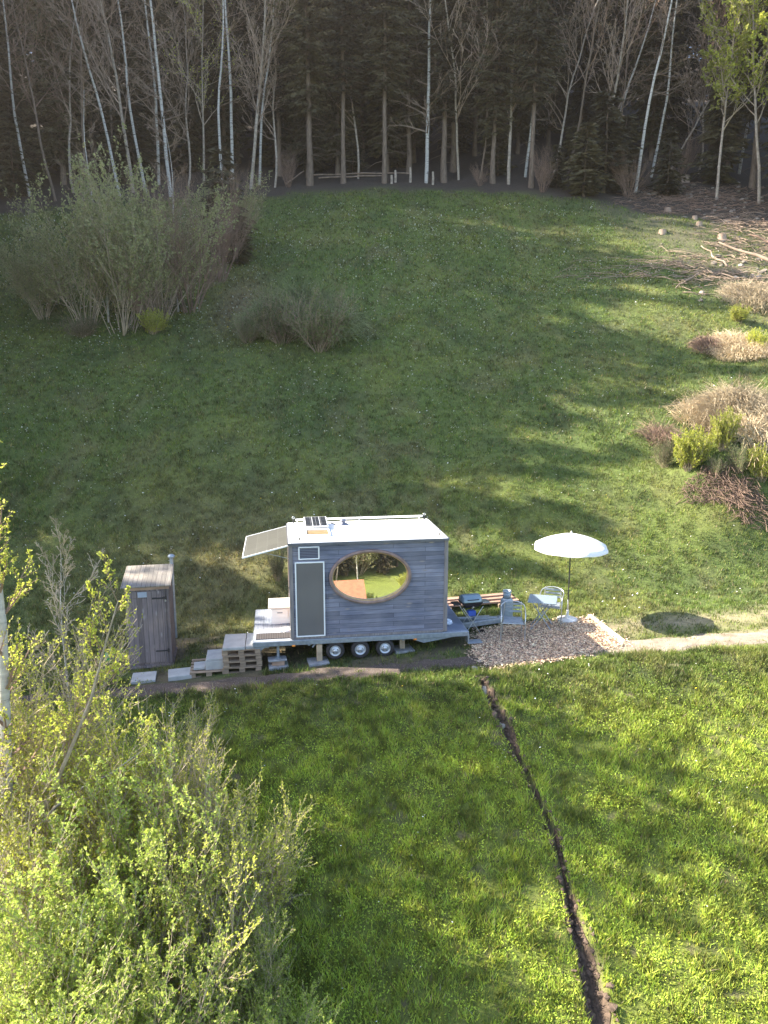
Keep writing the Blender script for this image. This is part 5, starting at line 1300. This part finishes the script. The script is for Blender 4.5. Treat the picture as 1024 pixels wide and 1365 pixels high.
q = aty(78, 712, 11.5); tree('sapling', 'sapling', q.x, 11.5, (q.z-G(q.x, 11.5)), .5, 'spindly grey green sapling at the left edge beyond the shrubs')

# ------------------------------------------------------------------ woods outside the frame that shade the meadow, and the far side seen in the mirror window
def wood(name, items, label):
    acc = []
    for k, x, y, s in items:
        h, (a, c_) = SPR[k]; rz = rnd.uniform(0, 6); c, s_ = math.cos(rz), math.sin(rz); Rm = np.array([[c, -s_, 0], [s_, c, 0], [0, 0, 1]])
        acc.append([(q[0]*s@Rm.T+np.array([x, y, G(x, y)-.1]), q[1]) for q in (a, c_)])
    for j, (nm, mt) in enumerate((('trunks', M['bark']), ('crowns', M['spruce']))):
        Vs = []; Fs = []; o_ = 0
        for e in acc: Vs.append(e[j][0]); Fs.append(e[j][1]+o_); o_ += len(e[j][0])
        me = mesh_np(name+'_'+nm, np.concatenate(Vs), np.concatenate(Fs), mt)
        if j == 0: root = tag(link(name, me), label, 'wood', kind='stuff')
        else: tag(link('crowns', me, root), kind='stuff')
items = []
SH_Y = [(17.0, 14.6), (19.5, 16.7), (22, 17.7), (24.5, 20.2), (31, 27), (36, 30.8), (40, 33.5), (50, 41), (60, 48)]
for row in range(3):
    y = 18.2+row*.9
    while y < 56:
        x = -max(22, .58*y+4)-row*4+rnd.uniform(-.8, .8); want = float(np.interp(y, [a for a, b_ in SH_Y], [b_ for a, b_ in SH_Y]))+.74*(-24-x)+(rnd.uniform(-1.9, 1.3) if y > 22 else rnd.uniform(-.9, .4))
        hh = want-G(x, y)
        if hh > 5: items.append((rnd.choice((0, 2, 2)), x, y, min(hh/25, 1.25)))
        y += rnd.uniform(1.8, 2.6)
wood('side_wood', items, 'spruce wood standing left of the meadow, its shadow lies on the slope')
items = [(rnd.choice((0, 2)), x+rnd.uniform(-1.5, 1.5), y+rnd.uniform(-1.5, 1.5), rnd.uniform(.3, .8)) for y in (-45, -49, -54) for x in range(2, 36, 3)]
wood('valley_wood', items, 'wood on the far side of the valley mirrored in the oval window')
for k, (x, y, hh, key, lb) in enumerate([(8.5, -43, 9, 'beech', 'fresh green tree mirrored at the left of the oval window'), (12.6, -44, 13, 'ash_a', 'bare tree mirrored above the red roof'), (15.0, -44, 15, 'birch_a', 'birch mirrored in the middle of the oval window'), (17.8, -45, 10, 'beech', 'leafy tree mirrored right of the middle of the oval window')]):
    tree(key, 'valley_tree', x, y, hh, k, lb)
g_ = G(8.5, -33); t = empty('red_roofed_barn', (8.0, -33.5, g_-.3), R(9)); tag(t, 'barn with red tiled roof mirrored at the lower left of the oval window', 'barn')
mb = MB(); mb.prism([(-4.2, -2.6), (4.2, -2.6), (4.2, 2.6), (-4.2, 2.6)], 1.6); mb.build('wall', M['barnwall'], t)
mb = MB(); V_ = [(sx*4.7, sy*3.1, 1.35) for sx, sy in ((-1, -1), (1, -1), (1, 1), (-1, 1))]+[(-4.7, 0, 3.5), (4.7, 0, 3.5)]
mb.add(V_, [(0, 1, 5, 4), (3, 4, 5, 2), (0, 4, 3), (1, 2, 5), (0, 3, 2, 1)]); mb.build('roof', M['roofred'], t)
mb = MB(); mb.box((3.9, 2.615, .9), (1.2, .05, 1.4)); mb.build('door', M['corner'], t)
for k, (x, y, hh, key, lb) in enumerate([(7.5, -40.5, 6, 'far_a', 'pale green shrub mirrored above the left part of the red roof'), (11.6, -41.5, 7, 'far_a', 'tall pale green shrub mirrored behind the right end of the red roof'), (15.4, -41, 5.5, 'far_a', 'light green shrub mirrored between the birch and the leafy tree'), (19, -42.5, 7, 'far_a', 'pale shrub mirrored at the right of the oval window'), (13.4, -43, 7, 'far_b', 'bare brown shrub mirrored in the middle of the oval window')]):
    bush(key, 'valley_shrub', x, y-4, hh*1.05, k*1.3, lb)
for k, (x, y, s, lb) in enumerate([(10, -42.5, 1.1, 'first dark conifer mirrored right above the red roof'), (13.2, -41.2, .7, 'small dark conifer mirrored in the middle of the oval window'), (16.6, -43, 1.3, 'largest dark conifer mirrored right of the middle'), (18.2, -41, .8, 'small conifer mirrored near the right end of the oval window')]): young(x, y-4, s*1.1, lb, 1.2)
for k, (x, y, hh, lb) in enumerate([(-16, 15.6, 13.2, 'leafy tree left of the shed outside the photo'), (-19.5, 16.3, 15.5, 'taller leafy tree further left of the shed outside the photo'), (-13.5, 14.9, 11.3, 'small leafy tree nearest to the shed outside the photo'), (-17, 14.6, 12.5, 'leafy tree below the path outside the photo'), (-16, 13.0, 11.4, 'lowest leafy tree left of the shrubs outside the photo')]): tree('beech_full', 'beech_tree', x, y, hh, k*1.5, lb)
for k, (x, y) in enumerate([(13.1, -33.5), (19.5, -41)]): bush('low_b', 'valley_bush', x, y, 1.6, k, ['dark bush mirrored right of the red roof', 'second bush mirrored on the bright valley meadow'][k], cat='bush')
print('spruces', ns)

# ------------------------------------------------------------------ light
EL = R(34); AZ = math.atan2(.208, -.978)     # direction towards the sun
sd = Vector((math.cos(EL)*math.cos(AZ), math.cos(EL)*math.sin(AZ), math.sin(EL)))
sl = bpy.data.lights.new('sun', 'SUN'); so = bpy.data.objects.new('sun', sl); C.objects.link(so)
sl.energy = 5.0; sl.angle = R(.53); sl.color = (1, .90, .74)
so.rotation_euler = sd.to_track_quat('Z', 'Y').to_euler(); so.location = (-30, 5, 40)
w = bpy.data.worlds.new('World'); bpy.context.scene.world = w; w.use_nodes = True
nt = w.node_tree; bg = nt.nodes['Background']
sk = nt.nodes.new('ShaderNodeTexSky'); sk.sky_type = 'NISHITA'; sk.sun_disc = False
sk.sun_elevation = EL; sk.sun_rotation = math.atan2(sd.x, sd.y); sk.air_density = 1.0; sk.dust_density = 3.0; sk.ozone_density = .6; sk.altitude = 900
nt.links.new(sk.outputs[0], bg.inputs['Color']); bg.inputs['Strength'].default_value = .12
sc = bpy.context.scene
sc.view_settings.view_transform = 'Standard'; sc.view_settings.look = 'None'; sc.view_settings.gamma = 1; sc.view_settings.exposure = 2.3
sc.cycles.max_bounces = 6; sc.cycles.diffuse_bounces = 3; sc.cycles.glossy_bounces = 3; sc.cycles.transmission_bounces = 4; sc.cycles.transparent_max_bounces = 8
sc.cycles.use_denoising = True
sc.cycles.sample_clamp_indirect = 6

HZ = 0.00042
if HZ:
    bm = bmesh.new(); bmesh.ops.create_cube(bm, size=1); me = bpy.data.meshes.new('haze'); bm.to_mesh(me); bm.free()
    hz = bpy.data.objects.new('haze', me); C.objects.link(hz); hz.location = (0, 18, 20); hz.scale = (150, 190, 110); hz['kind'] = 'stuff'
    m = bpy.data.materials.new('haze_air'); m.use_nodes = True; nt = m.node_tree; nt.nodes.remove(nt.nodes['Principled BSDF'])
    pv = nt.nodes.new('ShaderNodeVolumePrincipled'); pv.inputs['Color'].default_value = (.96, .87, .80, 1); pv.inputs['Density'].default_value = HZ; pv.inputs['Anisotropy'].default_value = .65
    nt.links.new(pv.outputs[0], nt.nodes['Material Output'].inputs['Volume']); me.materials.append(m)
    sc.cycles.volume_bounces = 0; sc.cycles.volume_step_rate = 10; sc.cycles.volume_max_steps = 32
